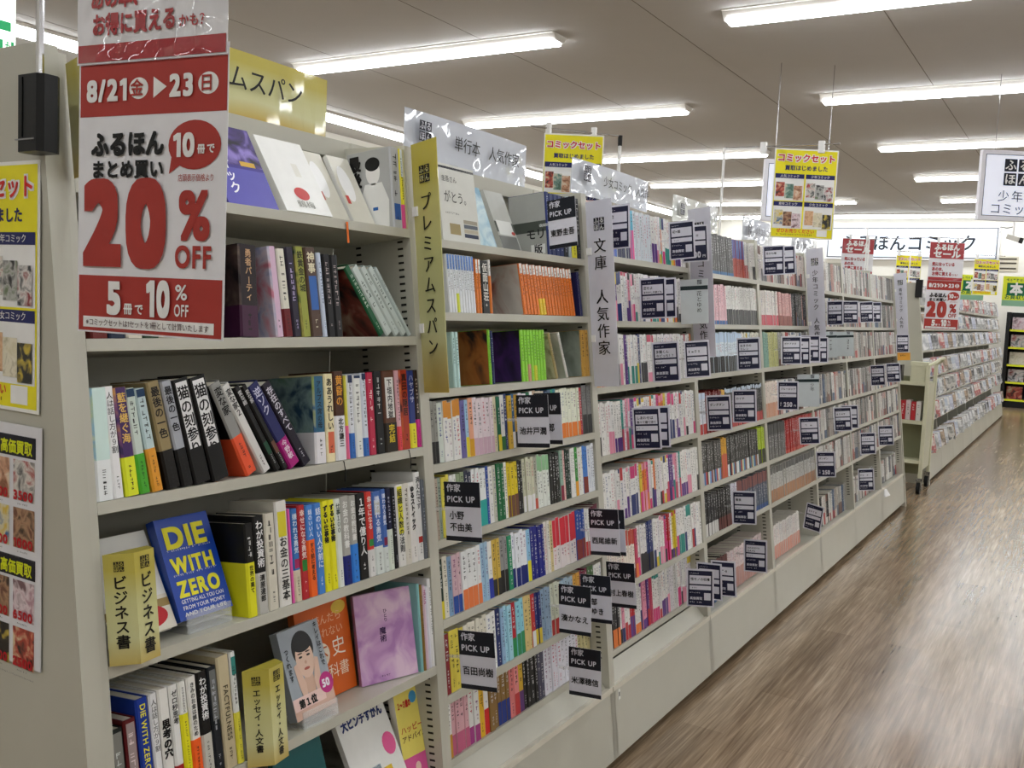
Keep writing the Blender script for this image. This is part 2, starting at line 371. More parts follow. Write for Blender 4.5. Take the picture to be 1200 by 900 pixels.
end_panel(.893, .9235, 'end_panel', 'tall cream metal end panel with posters, at the near end of the run')
end_panel(YB + 7.202, YB + 7.225, 'end_panel', 'narrow cream end panel closing the near run beside the book cart')

# ------------------------------------------------------------------ books
RNG = random.Random(7)
def cname(hx):
    r, g, b = [int(hx[i:i+2], 16) / 255 for i in (0, 2, 4)]; h, s, v = colorsys.rgb_to_hsv(r, g, b); h *= 360
    if v < .2: return 'black'
    if s < .12: return 'white' if v > .82 else 'light grey' if v > .64 else 'grey' if v > .4 else 'dark grey'
    if s < .28 and v > .78: return ('cream' if 25 <= h < 75 else 'pale green' if h < 170 and h >= 75 else 'pale blue' if h < 260 and h >= 170 else 'pale pink')
    if h < 15 or h > 345: return 'dark red' if v < .5 else 'pink' if s < .5 and v > .7 else 'red'
    if h < 45: return 'brown' if v < .58 else 'tan' if s < .5 else 'orange'
    if h < 68: return 'olive' if v < .6 else 'yellow'
    if h < 165: return 'dark green' if v < .45 else 'green'
    if h < 200: return 'teal'
    if h < 255: return 'navy blue' if v < .5 else 'blue'
    if h < 300: return 'purple'
    return 'magenta' if v > .5 else 'dark purple'
def nth(i): return '%d%s' % (i, 'th' if 10 <= i % 100 <= 20 else {1: 'st', 2: 'nd', 3: 'rd'}.get(i % 10, 'th'))
SHN = ['top', 'second', 'third', 'fourth', 'fifth', 'sixth', 'seventh', 'eighth', 'ninth']
def bframe(u, d, h, lean=0, yaw=0, back=0, w=.02, th=.0):
    """book frame: x along the run, y into the shelf, z up; origin lower-left front corner of the spine"""
    lift = .0006 + max(0, math.sin(math.radians(-lean))) * w + max(0, math.sin(math.radians(back))) * th
    return Matrix.Translation(L(u, d, h + lift)) @ FR.to_3x3().to_4x4() @ Matrix.Rotation(math.radians(yaw), 4, 'Z') @ Matrix.Rotation(math.radians(-back), 4, 'X') @ Matrix.Rotation(math.radians(-lean), 4, 'Y')
X, Y, Z = Vector((1, 0, 0)), Vector((0, 1, 0)), Vector((0, 0, 1))
def shell(mb, w, H, D, t, mat, z0=0, z1=None, c=.003, g=0.0, y1=None):
    z1 = H if z1 is None else z1; y1 = D if y1 is None else y1; c = min(c, w * .3)
    o = [(-g, y1), (-g, c), (c, -g), (w - c, -g), (w + g, c), (w + g, y1), (w - t, y1), (w - t, t + .001), (t, t + .001), (t, y1)]
    mb.hexa([(x, y, z0) for x, y in o], [(x, y, z1) for x, y in o], mat)
def book(u, d, h, w, H, col, label, lean=0, D=.128, top=None, band=None, title=None, tcol='161616', title2=None, t2col=None, hard=True, yaw=0, back=0, left=None, front=None, bold=1, ts=.7, author=None, plate=None, tz=.95, group=None, ribbon=False, name='book', inner=None):
    fr = bframe(u, d, h, lean, yaw, back, w); rng = RNG
    mb = MB(); t = .0024 if hard else .0008; M_ = paper(col, .38)
    shell(mb, w, H, D, t, inner or M_)
    r = None
    if inner: mb.rect((0, 0, 0), X, Z, .003, w - .003, 0, H, M_, .0003)
    if top: mb.rect((0, 0, 0), X, Z, .002, w - .002, H * (1 - top[1]), H - .001, paper(top[0], .4), .0003)
    if plate: mb.rect((0, 0, 0), X, Z, w * .16, w * .84, H * plate[1], H * plate[2], paper(plate[0], .4), .0003)
    z0 = H * band[1] if band else 0.0
    TM = paper(tcol, .5)
    if title:
        sz = min(w * ts, (H * tz - z0) / (len(title) * 1.0 + (3 if author else .5)))
        if any(ord(c) < 0x2e80 for c in title) and len(title) > 4 and title.isascii():
            mb.text(title, (0, 0, 0), -Z, X, -H * tz, w * .5 - sz * .35, sz * 1.1, TM, bold, off=.0006)
        else: mb.text(title, (0, 0, 0), X, Z, w / 2, H * tz, sz, TM, bold, True)
    elif not inner and w > .009:
        zt = H * rng.uniform(.88, .95); mb.marks((0, 0, 0), X, Z, w * .25, w * .7, max(z0, H * .3) + .01, zt, TM, rng)
    if not title2 and w > .012: mb.marks((0, 0, 0), X, Z, w * .36, w * .62, z0 + .012 if not band else H * .03, (z0 + H * .2) if not band else z0 - .012, paper(t2col or (tcol if not band else '2a2a2a'), .5), rng, off=.0012 if band else .0006)
    if left is not None: mb.rect((0, 0, 0), -Y, Z, -D + .001, -.004, .001, H - .001, left, .0003)
    if front is not None: front(mb, w, H)
    ob = mb.build(name, None, (0, 0, 0), frame=fr); tag(ob, label, 'book', group)
    pg = MB(); e = .0025 if hard else 0.0002; pg.box(t, w - t, t + .001, D - e - .001, e, H - e, PAGE); pg.build('page_block', ob, (0, 0, 0))
    if band:
        bm = MB(); shell(bm, w, H, D, .0005, paper(band[0], .4), 0.0003, z0, g=.0007, y1=D - .002)
        if title2: sz = min(w * .5, z0 * .85 / len(title2)); bm.text(title2, (0, 0, 0), X, Z, w / 2, z0 * .95, sz, paper(t2col or '161616', .5), bold, True, off=.0013)
        bm.build('paper_band', ob, (0, 0, 0))
    if ribbon:
        bm = MB(); bm.tube([(w * .5, .02, .001), (w * .5, -.004, -.003), (w * .55, -.006, -.025), (w * .4, -.007, -.045)], .0012, paper(ribbon, .6), 5); bm.build('ribbon_marker', ob, (0, 0, 0))
    return ob
def lab(cn, what, i, sh, b, extra=''): return '%s %s%s, %s from left on %s shelf of %s bookcase' % (cn, what, extra, nth(i), sh, b)
# nearest bookcase, third shelf -------------------------------------------------
G = 'books on the shelves of the nearest bookcase'
def B1(sh, i, *a, desc=None, **k):
    h = H1[sh]; col = a[3]; cn = cname(col); bd = k.get('band')
    ex = desc if desc else (' with %s band' % cname(bd[0]) if bd else '')
    return book(a[0], k.pop('d', .002), h, a[1], a[2], col, lab(cn, 'book', i, SHN[sh], 'nearest', (' ' + ex.strip()) if ex else ''), group=G, **k)
cov = blotch('d8e6d0', '9fcbe0', 'c9dcae', 25)
i = 0
rows3 = [
 dict(a=(.021, .030, .182, 'cfe6e0'), band=('e8ecec', .36), left=cov, lean=0, inner=cov),
 dict(a=(.053, .018, .183, 'ececec'), title='人は話し方が９割', lean=2.5, bold=0),
 dict(a=(.076, .024, .180, '4a3560'), title='藍を継ぐ海', tcol='e0b860', band=('dfe83a', .36), lean=4, inner=blotch('3a2a5c', '7a4a78', 'd8a050', 20)),
 dict(a=(.103, .019, .178, 'c9d6cc'), band=('4fa83a', .38), top=('22405a', .08), lean=6),
 dict(a=(.128, .020, .177, 'bcd0d2'), band=('e09a3c', .42), top=('22405a', .08), lean=8),
 dict(a=(.158, .026, .188, '94835c'), title='最後の一色', tcol='1a1612', band=('17120f', .36), lean=9.5),
 dict(a=(.189, .023, .188, 'a8acb4'), title='最後の一色', tcol='1a1a20', band=('121214', .36), lean=10.3),
 dict(a=(.216, .036, .190, '101012'), title='猫の刻参り', tcol='16161a', plate=('e6e6e6', .34, .97), title2=None, lean=11.2, tz=.93),
 dict(a=(.257, .038, .193, '101012'), title='猫の刻参り', tcol='16161a', plate=('e6e6e6', .34, .97), lean=12.4, tz=.93),
 dict(a=(.336, .027, .189, '8f8f8c'), title='変な家', tcol='151515', band=('e8583c', .42), lean=23.5, left=paper('1c1c1e', .4)),
 dict(a=(.378, .021, .192, 'd6d6d2'), title='変な家２', tcol='202020', lean=28),
 dict(a=(.410, .015, .190, '17181a'), title='変な絵', tcol='c8c8c8', plate=('1f4a3a', .2, .34), lean=29),
 dict(a=(.431, .014, .192, '17181a'), title='変な家', tcol='c8c8c8', plate=('6a4a40', .2, .34), lean=29.5),
 dict(a=(.450, .029, .192, '2a2f5c'), title='逆ソク', tcol='c8c8e0', band=('a81f78', .33), title2='今野敏', t2col='e8d0e0', lean=30.5),
 dict(a=(.486, .025, .194, '221c30'), title='存在のすべて', tcol='d0ccd8', lean=30.8, left=paper('2a2438', .4)),
 dict(a=(.523, .031, .180, '35607e'), title='アルプス席の母', tcol='20303a', band=('e6e4e8', .36), lean=-1.5, left=blotch('1f3f58', '7f9a9a', '4f7a58', 16), inner=blotch('2f5f86', '9aa48a', '8aa040', 22)),
 dict(a=(.557, .026, .184, 'ece0b4'), title='ああうれしい', tcol='201a14', lean=-1.5, plate=('d8684c', .1, .34), ribbon=False),
 dict(a=(.586, .031, .188, '4a2f1c'), title='黄昏の', tcol='e09a3a', band=('e4e4e8', .5), title2='北方謙三', lean=-1, ribbon='17120f'),
 dict(a=(.6195, .008, .178, 'd8cf4a'), band=('e86a90', .4), lean=-1, hard=False),
 dict(a=(.629, .018, .180, 'dfe3ea'), top=('1f3050', .1), band=('3a6ab8', .3), lean=-.8),
 dict(a=(.649, .024, .178, 'e6e8e4'), top=('2a3f58', .04), lean=-.8),
 dict(a=(.675, .017, .182, 'd3d9e4'), top=('1f3050', .08), band=('3a6ab8', .22), lean=-.6),
 dict(a=(.6935, .023, .182, 'b8304c'), lean=-.5, tcol='f0d8d8'),
 dict(a=(.7185, .028, .184, '191a1e'), tcol='d0d0d0', lean=-.3),
 dict(a=(.750, .043, .183, '5a3f30'), title='下垣内地獄', plate=('e2e2de', .42, .92), tcol='181818', band=('2a2216', .36), title2='完結', t2col='e0c83a', lean=0, tz=.9),
 dict(a=(.795, .015, .183, 'd8a8b0'), band=('e04a50', .3), lean=0),
 dict(a=(.812, .028, .184, 'a83f28'), title='真田の隠居', tcol='1a1010', inner=blotch('5a2018', 'c0502a', 'd8903a', 16), lean=0, ribbon='17120f'),
 dict(a=(.841, .024, .181, '30407a'), title='ハヤブサ', tcol='b8c0dc', band=('e0d83a', .32), lean=0),
 dict(a=(.866, .016, .182, '30201c'), tcol='d8c8b8', band=('c02880', .36), lean=0)]
for i, r in enumerate(rows3):
    a = r.pop('a'); B1(2, i + 1, *a, desc=({7: 'with white arrow-shaped spine label', 8: 'with white arrow-shaped spine label'}.get(i)), **r)
# second shelf ------------------------------------------------------------------
dk = blotch('1c1418', '4a3a38', '8a7a68', 14)
rows2 = [
 dict(a=(.345, .045, .176, '2a1a20'), title='勇者パーティ', tcol='c8a078', left=dk, inner=dk, lean=-2, band=('4a2a44', .34)),
 dict(a=(.436, .020, .178, 'd8b8d0'), inner=blotch('d88aa0', 'd8d0e0', '7a90c8', 18), lean=3.2),
 dict(a=(.459, .022, .175, 'e2dfd0'), band=('6a1a24', .32), lean=3.4),
 dict(a=(.484, .022, .180, '2c2438'), tcol='c0b0d8', lean=3.4),
 dict(a=(.509, .024, .183, '9aa048'), title='鉄黄金の城', tcol='2a2a10', lean=3.2, inner=blotch('6a7830', 'b0a850', '3a5030', 20)),
 dict(a=(.536, .032, .183, '54453c'), title='神事', tcol='e8e0c0', plate=('3a64b0', .3, .68), lean=3),
 dict(a=(.570, .013, .175, 'c6d2e4'), lean=2.4, tcol='3a4a70'),
 dict(a=(.585, .022, .173, '17171b'), tcol='b0a0a0', lean=1.6), dict(a=(.609, .022, .173, '17171b'), tcol='b0a0a0', lean=1.6),
 dict(a=(.752, .019, .180, '1f5a40'), tcol='d0e0d0', lean=36, left=blotch('1a1012', '7a3428', 'b0907a', 14)),
 dict(a=(.777, .023, .180, 'c4d0cc'), tcol='3a4a44', lean=36.5), dict(a=(.807, .020, .182, 'c4d0cc'), tcol='3a4a44', lean=36.5), dict(a=(.833, .019, .184, 'c4d0cc'), tcol='3a4a44', lean=36.5),
 dict(a=(.858, .012, .186, 'b8c6c4'), tcol='8a9a98', lean=36.5)]
for k in range(8):   # the part of the row behind the red banner
    rows2.insert(k, dict(a=(.03 + k * .033, .031, .172 + .004 * (k % 4), ['6a2f2a', '2d3648', 'd8d2c0', '3a4a3a', 'a8a090', '502a38', 'e0dcd0', '28282c', 'c0b49a'][k]), lean=0))
for i, r in enumerate(rows2): a = r.pop('a'); B1(1, i + 1, *a, **r)
# top shelf ---------------------------------------------------------------------
def cover(name, u, d, h, W, H, th, label, draw, yaw=0, back=0, col='dedede', group=None, lean=0, stuff=None):
    """a book shown face-out: x across the cover, y through its thickness"""
    fr = bframe(u, d, h, lean, yaw, back, W, th); mb = MB(); m = paper(col, .3, .4)
    mb.box(0, W, 0, .001, 0, H, m); mb.box(0, W, th - .001, th, 0, H, m); mb.box(0, .001, .001, th - .001, 0, H, m)
    draw(mb, W, H)
    ob = mb.build(name, None, (0, 0, 0), frame=fr); tag(ob, label, 'book', group)
    pg = MB(); pg.box(.001, W - .002, .001, th - .001, .001, H - .001, PAGE); pg.build('page_block', ob, (0, 0, 0)); return ob
O0 = (0, 0, 0)
def R(mb, x0, x1, y0, y1, m, off=.0004): mb.rect(O0, X, Z, x0, x1, y0, y1, paper(m, .35) if isinstance(m, str) else m, off)
def TX(mb, t, x, y, s, m, b=1, off=.0009, **k): mb.text(t, O0, X, Z, x, y, s, paper(m, .5), b, off=off, **k)
def d_purple(mb, W, H):
    R(mb, 0, W, 0, H, '4a4488'); R(mb, 0, W, H * .5, H, blotch('17141f', '4a3a78', '8a7ac0', 22), .0005); R(mb, 0, W, 0, H * .46, '5a56a8', .0006)
    TX(mb, 'ティック', W * .26, H * .74, H * .155, 'f0f0f4', 1, vert=True); R(mb, W * .55, W * .85, H * .5, H * .56, 'c9a24a', .0008)
def d_white(mb, W, H):
    mb.ell(O0, X, Z, W * .5, H * .26, W * .16, H * .085, paper('b8322e', .4), .0006); TX(mb, '鶴梅', W * .3, H * .08, H * .1, '8a8a80', 0, sx=1.4); R(mb, W * .55, W * .68, H * .5, H * .68, 'd8d6cc')
def d_fan(mb, W, H):
    R(mb, 0, W, 0, H, 'c9c6b8'); mb.ell(O0, X, Z, W * .4, H * .6, W * .28, H * .26, paper('e6e6e4', .4), .0006); R(mb, W * .1, W * .25, H * .3, H * .42, 'b84a44', .0007)
GT = 'books shown face-out on the top shelf of the nearest bookcase'
cover('book', .37, .04, H1[0], .132, .19, .022, 'purple book with white brush title, face-out beside the red banner', d_purple, back=24, col='5a56a8', group=GT)
cover('book', .525, .04, H1[0], .138, .19, .026, 'white book with a red fruit on its cover, face-out on the top shelf', d_white, back=26, col='e6e6e2', group=GT)
cover('book', .672, .055, H1[0], .07, .19, .012, 'grey-beige book leaning face-out between the white and the grey books', d_fan, back=26, col='c9c6b8', group=GT)
cover('book', .748, .05, H1[0], .074, .185, .012, 'pale book with a drawn figure leaning against the grey book, top shelf', d_fan, back=24, col='dcdcd8', group=GT)
def leftface(mb, w, H):
    o = (0, .128, 0); m = lambda c: paper(c, .35)
    mb.rect(o, -Y, Z, .001, .124, .001, H - .001, m('a9aaa8'), .0004)
    mb.ell(o, -Y, Z, .075, H * .72, .021, .03, m('e2e0dc'), .0008); mb.ell(o, -Y, Z, .075, H * .82, .022, .016, m('1c1c1e'), .0010)
    mb.add([Vector((-.0008, .128 - a, b * H)) for a, b in ((.04, .02), (.115, .02), (.118, .35), (.1, .58), (.05, .58), (.035, .4))], [(0, 1, 2, 3, 4, 5)], m('dcdcd8'))
    mb.text('最後の', o, -Y, Z, .022, H * .95, .038, m('18181a'), 2, True, off=.0012); mb.rect(o, -Y, Z, .07, .085, H * .24, H * .28, m('2a5aa0'), .0012)
book(.828, .002, H1[0], .033, .186, 'b4b6b8', 'grey book with a man in white drawn on its side, top shelf of nearest bookcase', front=leftface, tcol='202020', plate=('3a5aa0', .1, .3), group=GT)
book(.8625, .002, H1[0], .012, .186, 'e4d83a', 'slim yellow and pink book, next right of the grey book on the top shelf', band=('d8508a', .3), top=('d8e0e8', .35), group=GT)
book(.8755, .002, H1[0], .0062, .186, 'b9b48a', 'slim olive book beside the gold vertical sign, top shelf', tcol='40503a', group=GT)
mb = MB(FR); mb.hexa([(.655, -.004, H1[0] - .05), (.661, -.004, H1[0] - .05), (.661, -.003, H1[0] - .05), (.655, -.003, H1[0] - .05)], [(.655, -.004, H1[0] - .005), (.661, -.004, H1[0] - .005), (.661, -.003, H1[0] - .005), (.655, -.003, H1[0] - .005)], paper('e8702a', .5))
tag(mb.build('shelf_tag'), 'small orange tag hanging from the front edge of the top shelf', 'tag')
# fourth shelf ------------------------------------------------------------------
cafe = blotch('d8d23a', 'd8d23a', '8aa0a8', 9)
rows4 = [
 dict(a=(.382 - .062, .021, .176, '1a1a1a'), band=('dfdc2e', .58), title2='世界の果て', tcol='d8d8d8', left=paper('1b1b1d', .35)),
 dict(a=(.343, .026, .186, '1a1a1c'), title='わが投資術', tcol='ececec', band=('b9b8b2', .42), title2='清原達郎'),
 dict(a=(.371, .026, .186, 'd2cdbd'), tcol='302c28'),
 dict(a=(.4, .032, .205, 'dedcd6'), title='お金の三基本', tcol='303030', plate=('d8cc3a', .66, .9), left=paper('d2d0c8', .35), tz=.66),
 dict(a=(.4335, .006, .186, 'e05aa8'), hard=False),
 dict(a=(.4405, .019, .184, '3d6fb4'), title='嫌われる勇気', tcol='d8e4f0', band=('d6c9b0', .34), plate=('a02a58', .36, .46)),
 dict(a=(.461, .020, .188, 'b4343a'), title='幸せになる勇気', tcol='f0d8d0', plate=('2f7a3a', .3, .42)),
 dict(a=(.4825, .022, .185, '4a86d4'), title='話のいい人', tcol='e8eef8', band=('f0662e', .62), title2='すぐ前に考える'),
 dict(a=(.506, .022, .185, '4a80cc'), title='話のいい人が前に', tcol='e8eef8'),
 dict(a=(.529, .0185, .186, 'e8e22c'), title='ずるい仕事術', tcol='26261a', bold=2),
 dict(a=(.5485, .0185, .186, 'e8e22c'), title='ずるい仕事術', tcol='26261a', bold=2),
 dict(a=(.568, .018, .185, 'dfe5dc'), title='仕事１００', tcol='30403a'),
 dict(a=(.587, .024, .187, 'aaa9a2'), title='お金の教科書', tcol='e8e8e4', band=('1d2a70', .33)),
 dict(a=(.612, .023, .185, 'aaa9a2'), title='お金の教科書', tcol='e8e8e4', band=('3a7fd8', .44)),
 dict(a=(.636, .030, .186, '141416'), title='１年で億り人', tcol='e8e8e8', bold=1),
 dict(a=(.667, .021, .185, 'cf3f38'), title='幸せになる', tcol='f2dcd4', band=('dcdcda', .32), plate=('3a8a48', .36, .44)),
 dict(a=(.6895, .028, .182, '4a6ab0'), title='嫌われる勇気', tcol='d8e0f0', band=('d4dcd8', .34), plate=('c0c0b8', .72, .9)),
 dict(a=(.7185, .017, .184, '4a6ab0'), title='嫌われる勇気', tcol='d8e0f0', band=('d4dcd8', .3), plate=('7a2a4a', .32, .42)),
 dict(a=(.737, .017, .183, '1d2140'), tcol='c8cce0', band=('d8e2d4', .5)),
 dict(a=(.755, .015, .182, '15181f'), tcol='c8c8d0'),
 dict(a=(.7715, .026, .186, 'e6e6e2'), title='組織と人数の法則', tcol='26262a', plate=('e0da3a', .4, .98)),
 dict(a=(.7985, .021, .186, 'd8d4c8'), tcol='4a443c'),
 dict(a=(.8205, .021, .186, 'e6e4e0'), title='ゆるストイック', tcol='1c1c1e', bold=2),
 dict(a=(.8425, .022, .206, 'e0e0de'), title='消えたです', tcol='26262a', left=paper('dcdcda', .35), plate=('b03a34', .2, .27)),
 dict(a=(.8655, .015, .186, '5a6068'), tcol='a8b0b8')]
for i, r in enumerate(rows4): a = r.pop('a'); B1(3, i + 3, *a, **r)
def stand(u, d, h, W, z):
    mb = MB(FR); c = clear(); mb.box(u + .01, u + W - .01, d - .004, d - .001, h + .0005, h + z + .02, c); mb.box(u + .01, u + W - .01, d, d + .09, h + .0005, h + .003, c); mb.box(u + .01, u + W - .01, d, d + .03, h + z - .004, h + z - .001, c); mb.box(u + .01, u + W - .01, d + .09, d + .092, h + .0005, h + z + .05, c)
    tag(mb.build('display_stand'), 'clear acrylic stand under the face-out book at %s of the nearest bookcase' % ('left of fourth shelf' if h > .8 else 'middle of fifth shelf'), 'display stand')
def d_die(mb, W, H):
    y = 'e8e23a'
    TX(mb, 'DIE', W * .08, H * .70, H * .29, y, 1.9, width=W * .82, off=.001); TX(mb, 'WITH', W * .1, H * .45, H * .21, y, 1.9, width=W * .8); TX(mb, 'ZERO', W * .1, H * .22, H * .21, y, 1.9, width=W * .8)
    for k, t in enumerate(('GETTING ALL YOU CAN', 'FROM YOUR MONEY', 'AND YOUR LIFE')): TX(mb, t, W * .1, H * (.155 - k * .062), H * .055, 'e4e6ea', .6, width=W * .8)
    for yy in (.665, .42): mb.marks(O0, X, Z, W * .08, W * .92, H * yy, H * (yy + .022), paper('d8dce8', .5), RNG, .0009, False)
stand(.187, .028, H1[3], .12, .018)
cover('book', .187, .03, H1[3] + .018, .119, .186, .022, 'royal blue book with huge yellow English capitals, propped face-out', d_die, back=18, col='2149a8')
def d_five(mb, W, H):
    R(mb, 0, W, 0, H * .34, 'd8d2c4'); R(mb, 0, W, H * .22, H * .3, '9a8250', .0006); mb.ell(O0, X, Z, W * .62, H * .15, W * .3, H * .11, paper('b8202c', .35), .0008)
    TX(mb, '50', W * .42, H * .08, H * .16, 'f0e8d8', 2, off=.0012); TX(mb, '人へ', W * .4, H * .4, H * .08, '2a2a2a'); mb.marks(O0, X, Z, W * .8, W * .86, H * .45, H * .75, paper('4a4a4a', .5), RNG, .0008)
cover('book', .055, .035, H1[3] + .012, .128, .182, .018, 'white glossy book with red round sticker, leaning behind gold corner sign', d_five, back=24, col='e2e2de')
# fifth shelf -------------------------------------------------------------------
rows5 = [
 dict(a=(.021, .024, .152, '1b2422'), plate=('7a7a74', .4, .96), tcol='c8ccc8', band=None, desc2='black pocket book with grey spine label'),
 dict(a=(.047, .023, .160, '5e1c22'), plate=('9a8a88', .45, .96), tcol='e0d0d0'),
 dict(a=(.072, .024, .186, '1f3f94'), title='DIE WITH ZERO', tcol='e8e03a', ts=.7),
 dict(a=(.098, .016, .186, 'e2e2e2'), title='人は話し方が９割', tcol='26262a', bold=0),
 dict(a=(.116, .021, .188, 'e2e0da'), title='思考の穴', tcol='18181a', bold=2, tz=.72, ts=.8),
 dict(a=(.139, .017, .188, 'e4e4e0'), title='ゼロ秒思考', tcol='202022', band=('a8242a', .26), bold=1),
 dict(a=(.158, .016, .188, 'e4e4de'), title='すぐやる人やれない人', tcol='38383a', band=('e2dc2a', .7)),
 dict(a=(.176, .020, .190, 'e2e0da'), title='きみのお金は誰のため', tcol='2a2a2c', band=('f0602c', .42)),
 dict(a=(.198, .022, .192, '151517'), title='わが投資術', tcol='ececec', bold=1, band=('c4c2b8', .42)),
 dict(a=(.222, .020, .194, '1c242c'), plate=('6a6c6a', .5, .97), tcol='b8bcc4'),
 dict(a=(.244, .028, .206, 'c2b594'), title='FACTFULNESS', tcol='4a4434', ts=.8, tz=.74),
 dict(a=(.274, .014, .206, 'e2e4e0'), plate=('3a8078', .8, .96), band=('dcd44a', .46), tcol='30302e')]
for i, r in enumerate(rows5): a = r.pop('a'); r.pop('desc2', 0); B1(4, i + 1, *a, lean=2, d=.004, **r)
def d_woman(mb, W, H):
    R(mb, 0, W, 0, H, '9aa2aa'); E = lambda x, y, rx, ry, m, k: mb.ell(O0, X, Z, W * x, H * y, W * rx, H * ry, paper(m, .35), .0004 + k * .0002)
    E(.5, .74, .26, .2, '17161a', 1); E(.5, .62, .215, .215, 'd8b8a4', 2); E(.5, .8, .24, .1, '17161a', 3)
    for sx in (-1, 1): E(.5 + sx * .095, .65, .045, .012, '241c1c', 4); E(.5 + sx * .095, .69, .06, .008, '3a2c28', 4)
    E(.5, .58, .028, .02, 'c49c88', 4); E(.5, .51, .07, .016, 'a8564e', 4); E(.5, .34, .12, .16, 'c9a590', 1)
    for sx in (-1, 1):
        mb.add([Vector((W * (.5 + sx * a), -.0016, H * b)) for a, b in ((.3, .58), (.22, .6), (.1, .36), (.12, .2), (.22, .2), (.27, .36))], [(0, 1, 2, 3, 4, 5)], paper('d4b29e', .35))
    R(mb, 0, W, .0, H * .2, 'caa695', .0014); R(mb, .0, W * .78, H * .1, H * .24, 'e4c4bc', .002); TX(mb, '第１位', W * .12, H * .125, H * .1, '141414', 2, off=.0026)
    mb.ell(O0, X, Z, W * .86, H * .27, W * .17, H * .12, paper('b8307a', .35), .0022); TX(mb, '50', W * .74, H * .23, H * .12, 'f0e8f0', 2, off=.0028)
    TX(mb, 'キレイはこれで', W * .9, H * .98, H * .075, '1a1a1a', 1, off=.0022, vert=True); TX(mb, 'つくれます', W * .1, H * .8, H * .075, '1a1a1a', 1, off=.0022, vert=True)
stand(.437, .012, H1[4], .12, .014)
cover('book', .434, .014, H1[4] + .014, .122, .178, .02, 'grey book with a woman holding her cheeks on its cover, face-out', d_woman, back=13, yaw=3, col='8a9098')
def d_orange(mb, W, H):
    R(mb, 0, W, 0, H, 'd0602a'); mb.ell(O0, X, Z, W * .4, H * .46, W * .16, H * .13, paper('e4d8c4', .4), .0008); TX(mb, '本', W * .27, H * .41, W * .26, 'b85a28', 0, off=.0012)
    TX(mb, '史', W * .6, H * .42, W * .27, 'f0e4d4', 0); TX(mb, '教科書', W * .3, H * .2, W * .2, 'f0dcc4', 0); TX(mb, '読んだら', W * .3, H * .78, W * .14, 'e8b890', 0); TX(mb, '忘れない', W * .3, H * .64, W * .14, 'e8b890', 0)
    mb.ell(O0, X, Z, W * .82, H * .9, W * .14, H * .07, paper('d8b84a', .4), .0008)
cover('book', .53, .085, H1[4], .165, .206, .018, 'orange textbook cover with a cream disc, face-out behind the woman cover', d_orange, back=5, yaw=0, col='d0602a')
def d_lilac(mb, W, H):
    R(mb, 0, W, 0, H, blotch('a878b0', 'c49ac4', 'd8bcd0', 16)); TX(mb, '魔術', W * .45, H * .6, H * .085, '3a1c4a', 1, vert=True); TX(mb, 'ひとり', W * .52, H * .8, H * .05, '3a1c4a', 1, vert=True); mb.marks(O0, X, Z, W * .35, W * .55, H * .05, H * .075, paper('3a1c4a', .5), RNG, .0009, False)
cover('book', .690, .066, H1[4], .143, .20, .014, 'lilac watercolour book shown face-out on the fifth shelf', d_lilac, back=6, yaw=-24, col='b58ab8')
rows5b = [dict(a=(.828, .009, .205, '7fb4b4')), dict(a=(.838, .010, .2, '8a6a3a')), dict(a=(.849, .010, .196, 'd8c0d0'), title='NEXUS', tcol='a02a6a', ts=.9), dict(a=(.860, .009, .192, 'd8d8e0')), dict(a=(.870, .011, .208, 'e2e2e2'), left=paper('dededc', .35))]
for i, r in enumerate(rows5b): a = r.pop('a'); B1(4, 16 + i, *a, d=.002, **r)
# bottom shelf ------------------------------------------------------------------
def d_kids(mb, W, H):
    R(mb, 0, W, 0, H, 'e4e4e0'); TX(mb, '大ピンチずかん', W * .08, H * .82, H * .12, '2a3a6a', 2, width=W * .84); mb.ell(O0, X, Z, W * .84, H * .5, W * .13, H * .12, paper('e85a98', .4), .0008, 16)
    R(mb, W * .2, W * .55, H * .2, H * .36, '5aa0c8'); R(mb, W * .45, W * .75, H * .08, H * .3, 'e0bc30', .0006)
cover('picture_book', .635, .03, H1[5], .165, .215, .014, 'large white picture book with navy title, face-out on bottom shelf', d_kids, back=22, col='e0e0dc')
def d_yel(mb, W, H):
    R(mb, 0, W, H * .24, H, 'e6d76a'); R(mb, 0, W, 0, H * .24, 'd85a98'); TX(mb, '１〜３歳の', W * .08, H * .8, H * .09, 'c0392e', 2, width=W * .6); TX(mb, 'ハッピー', W * .08, H * .52, H * .09, 'b8482e', 1); TX(mb, 'アドバイス', W * .08, H * .42, H * .08, '5a3a28', 1)
    mb.ell(O0, X, Z, W * .8, H * .88, W * .17, H * .07, paper('4a98c8', .4), .0008, 12); mb.ell(O0, X, Z, W * .6, H * .1, W * .12, H * .06, paper('e8c8b8', .4), .0008)
cover('book', .805, .05, H1[5], .075, .206, .02, 'yellow and pink parenting book face-out at end of bottom shelf', d_yel, back=8, yaw=-6, col='e6e2d4')
cover('book', .44, .06, H1[5], .14, .205, .014, 'dark teal book standing face-out on the bottom shelf', lambda mb, W, H: R(mb, 0, W, 0, H, '1f5a5c'), back=12, col='1f5a5c')
for k in range(8): B1(5, 1 + k, .03 + k * .042, .04, .19 + .004 * (k % 3), ['d8d4c8', '7a8aa0', 'e0d8a0', 'b06a5a', 'd8d8d8', '5a7a6a', 'e0e0dc', '8a7a9a'][k], d=.01)
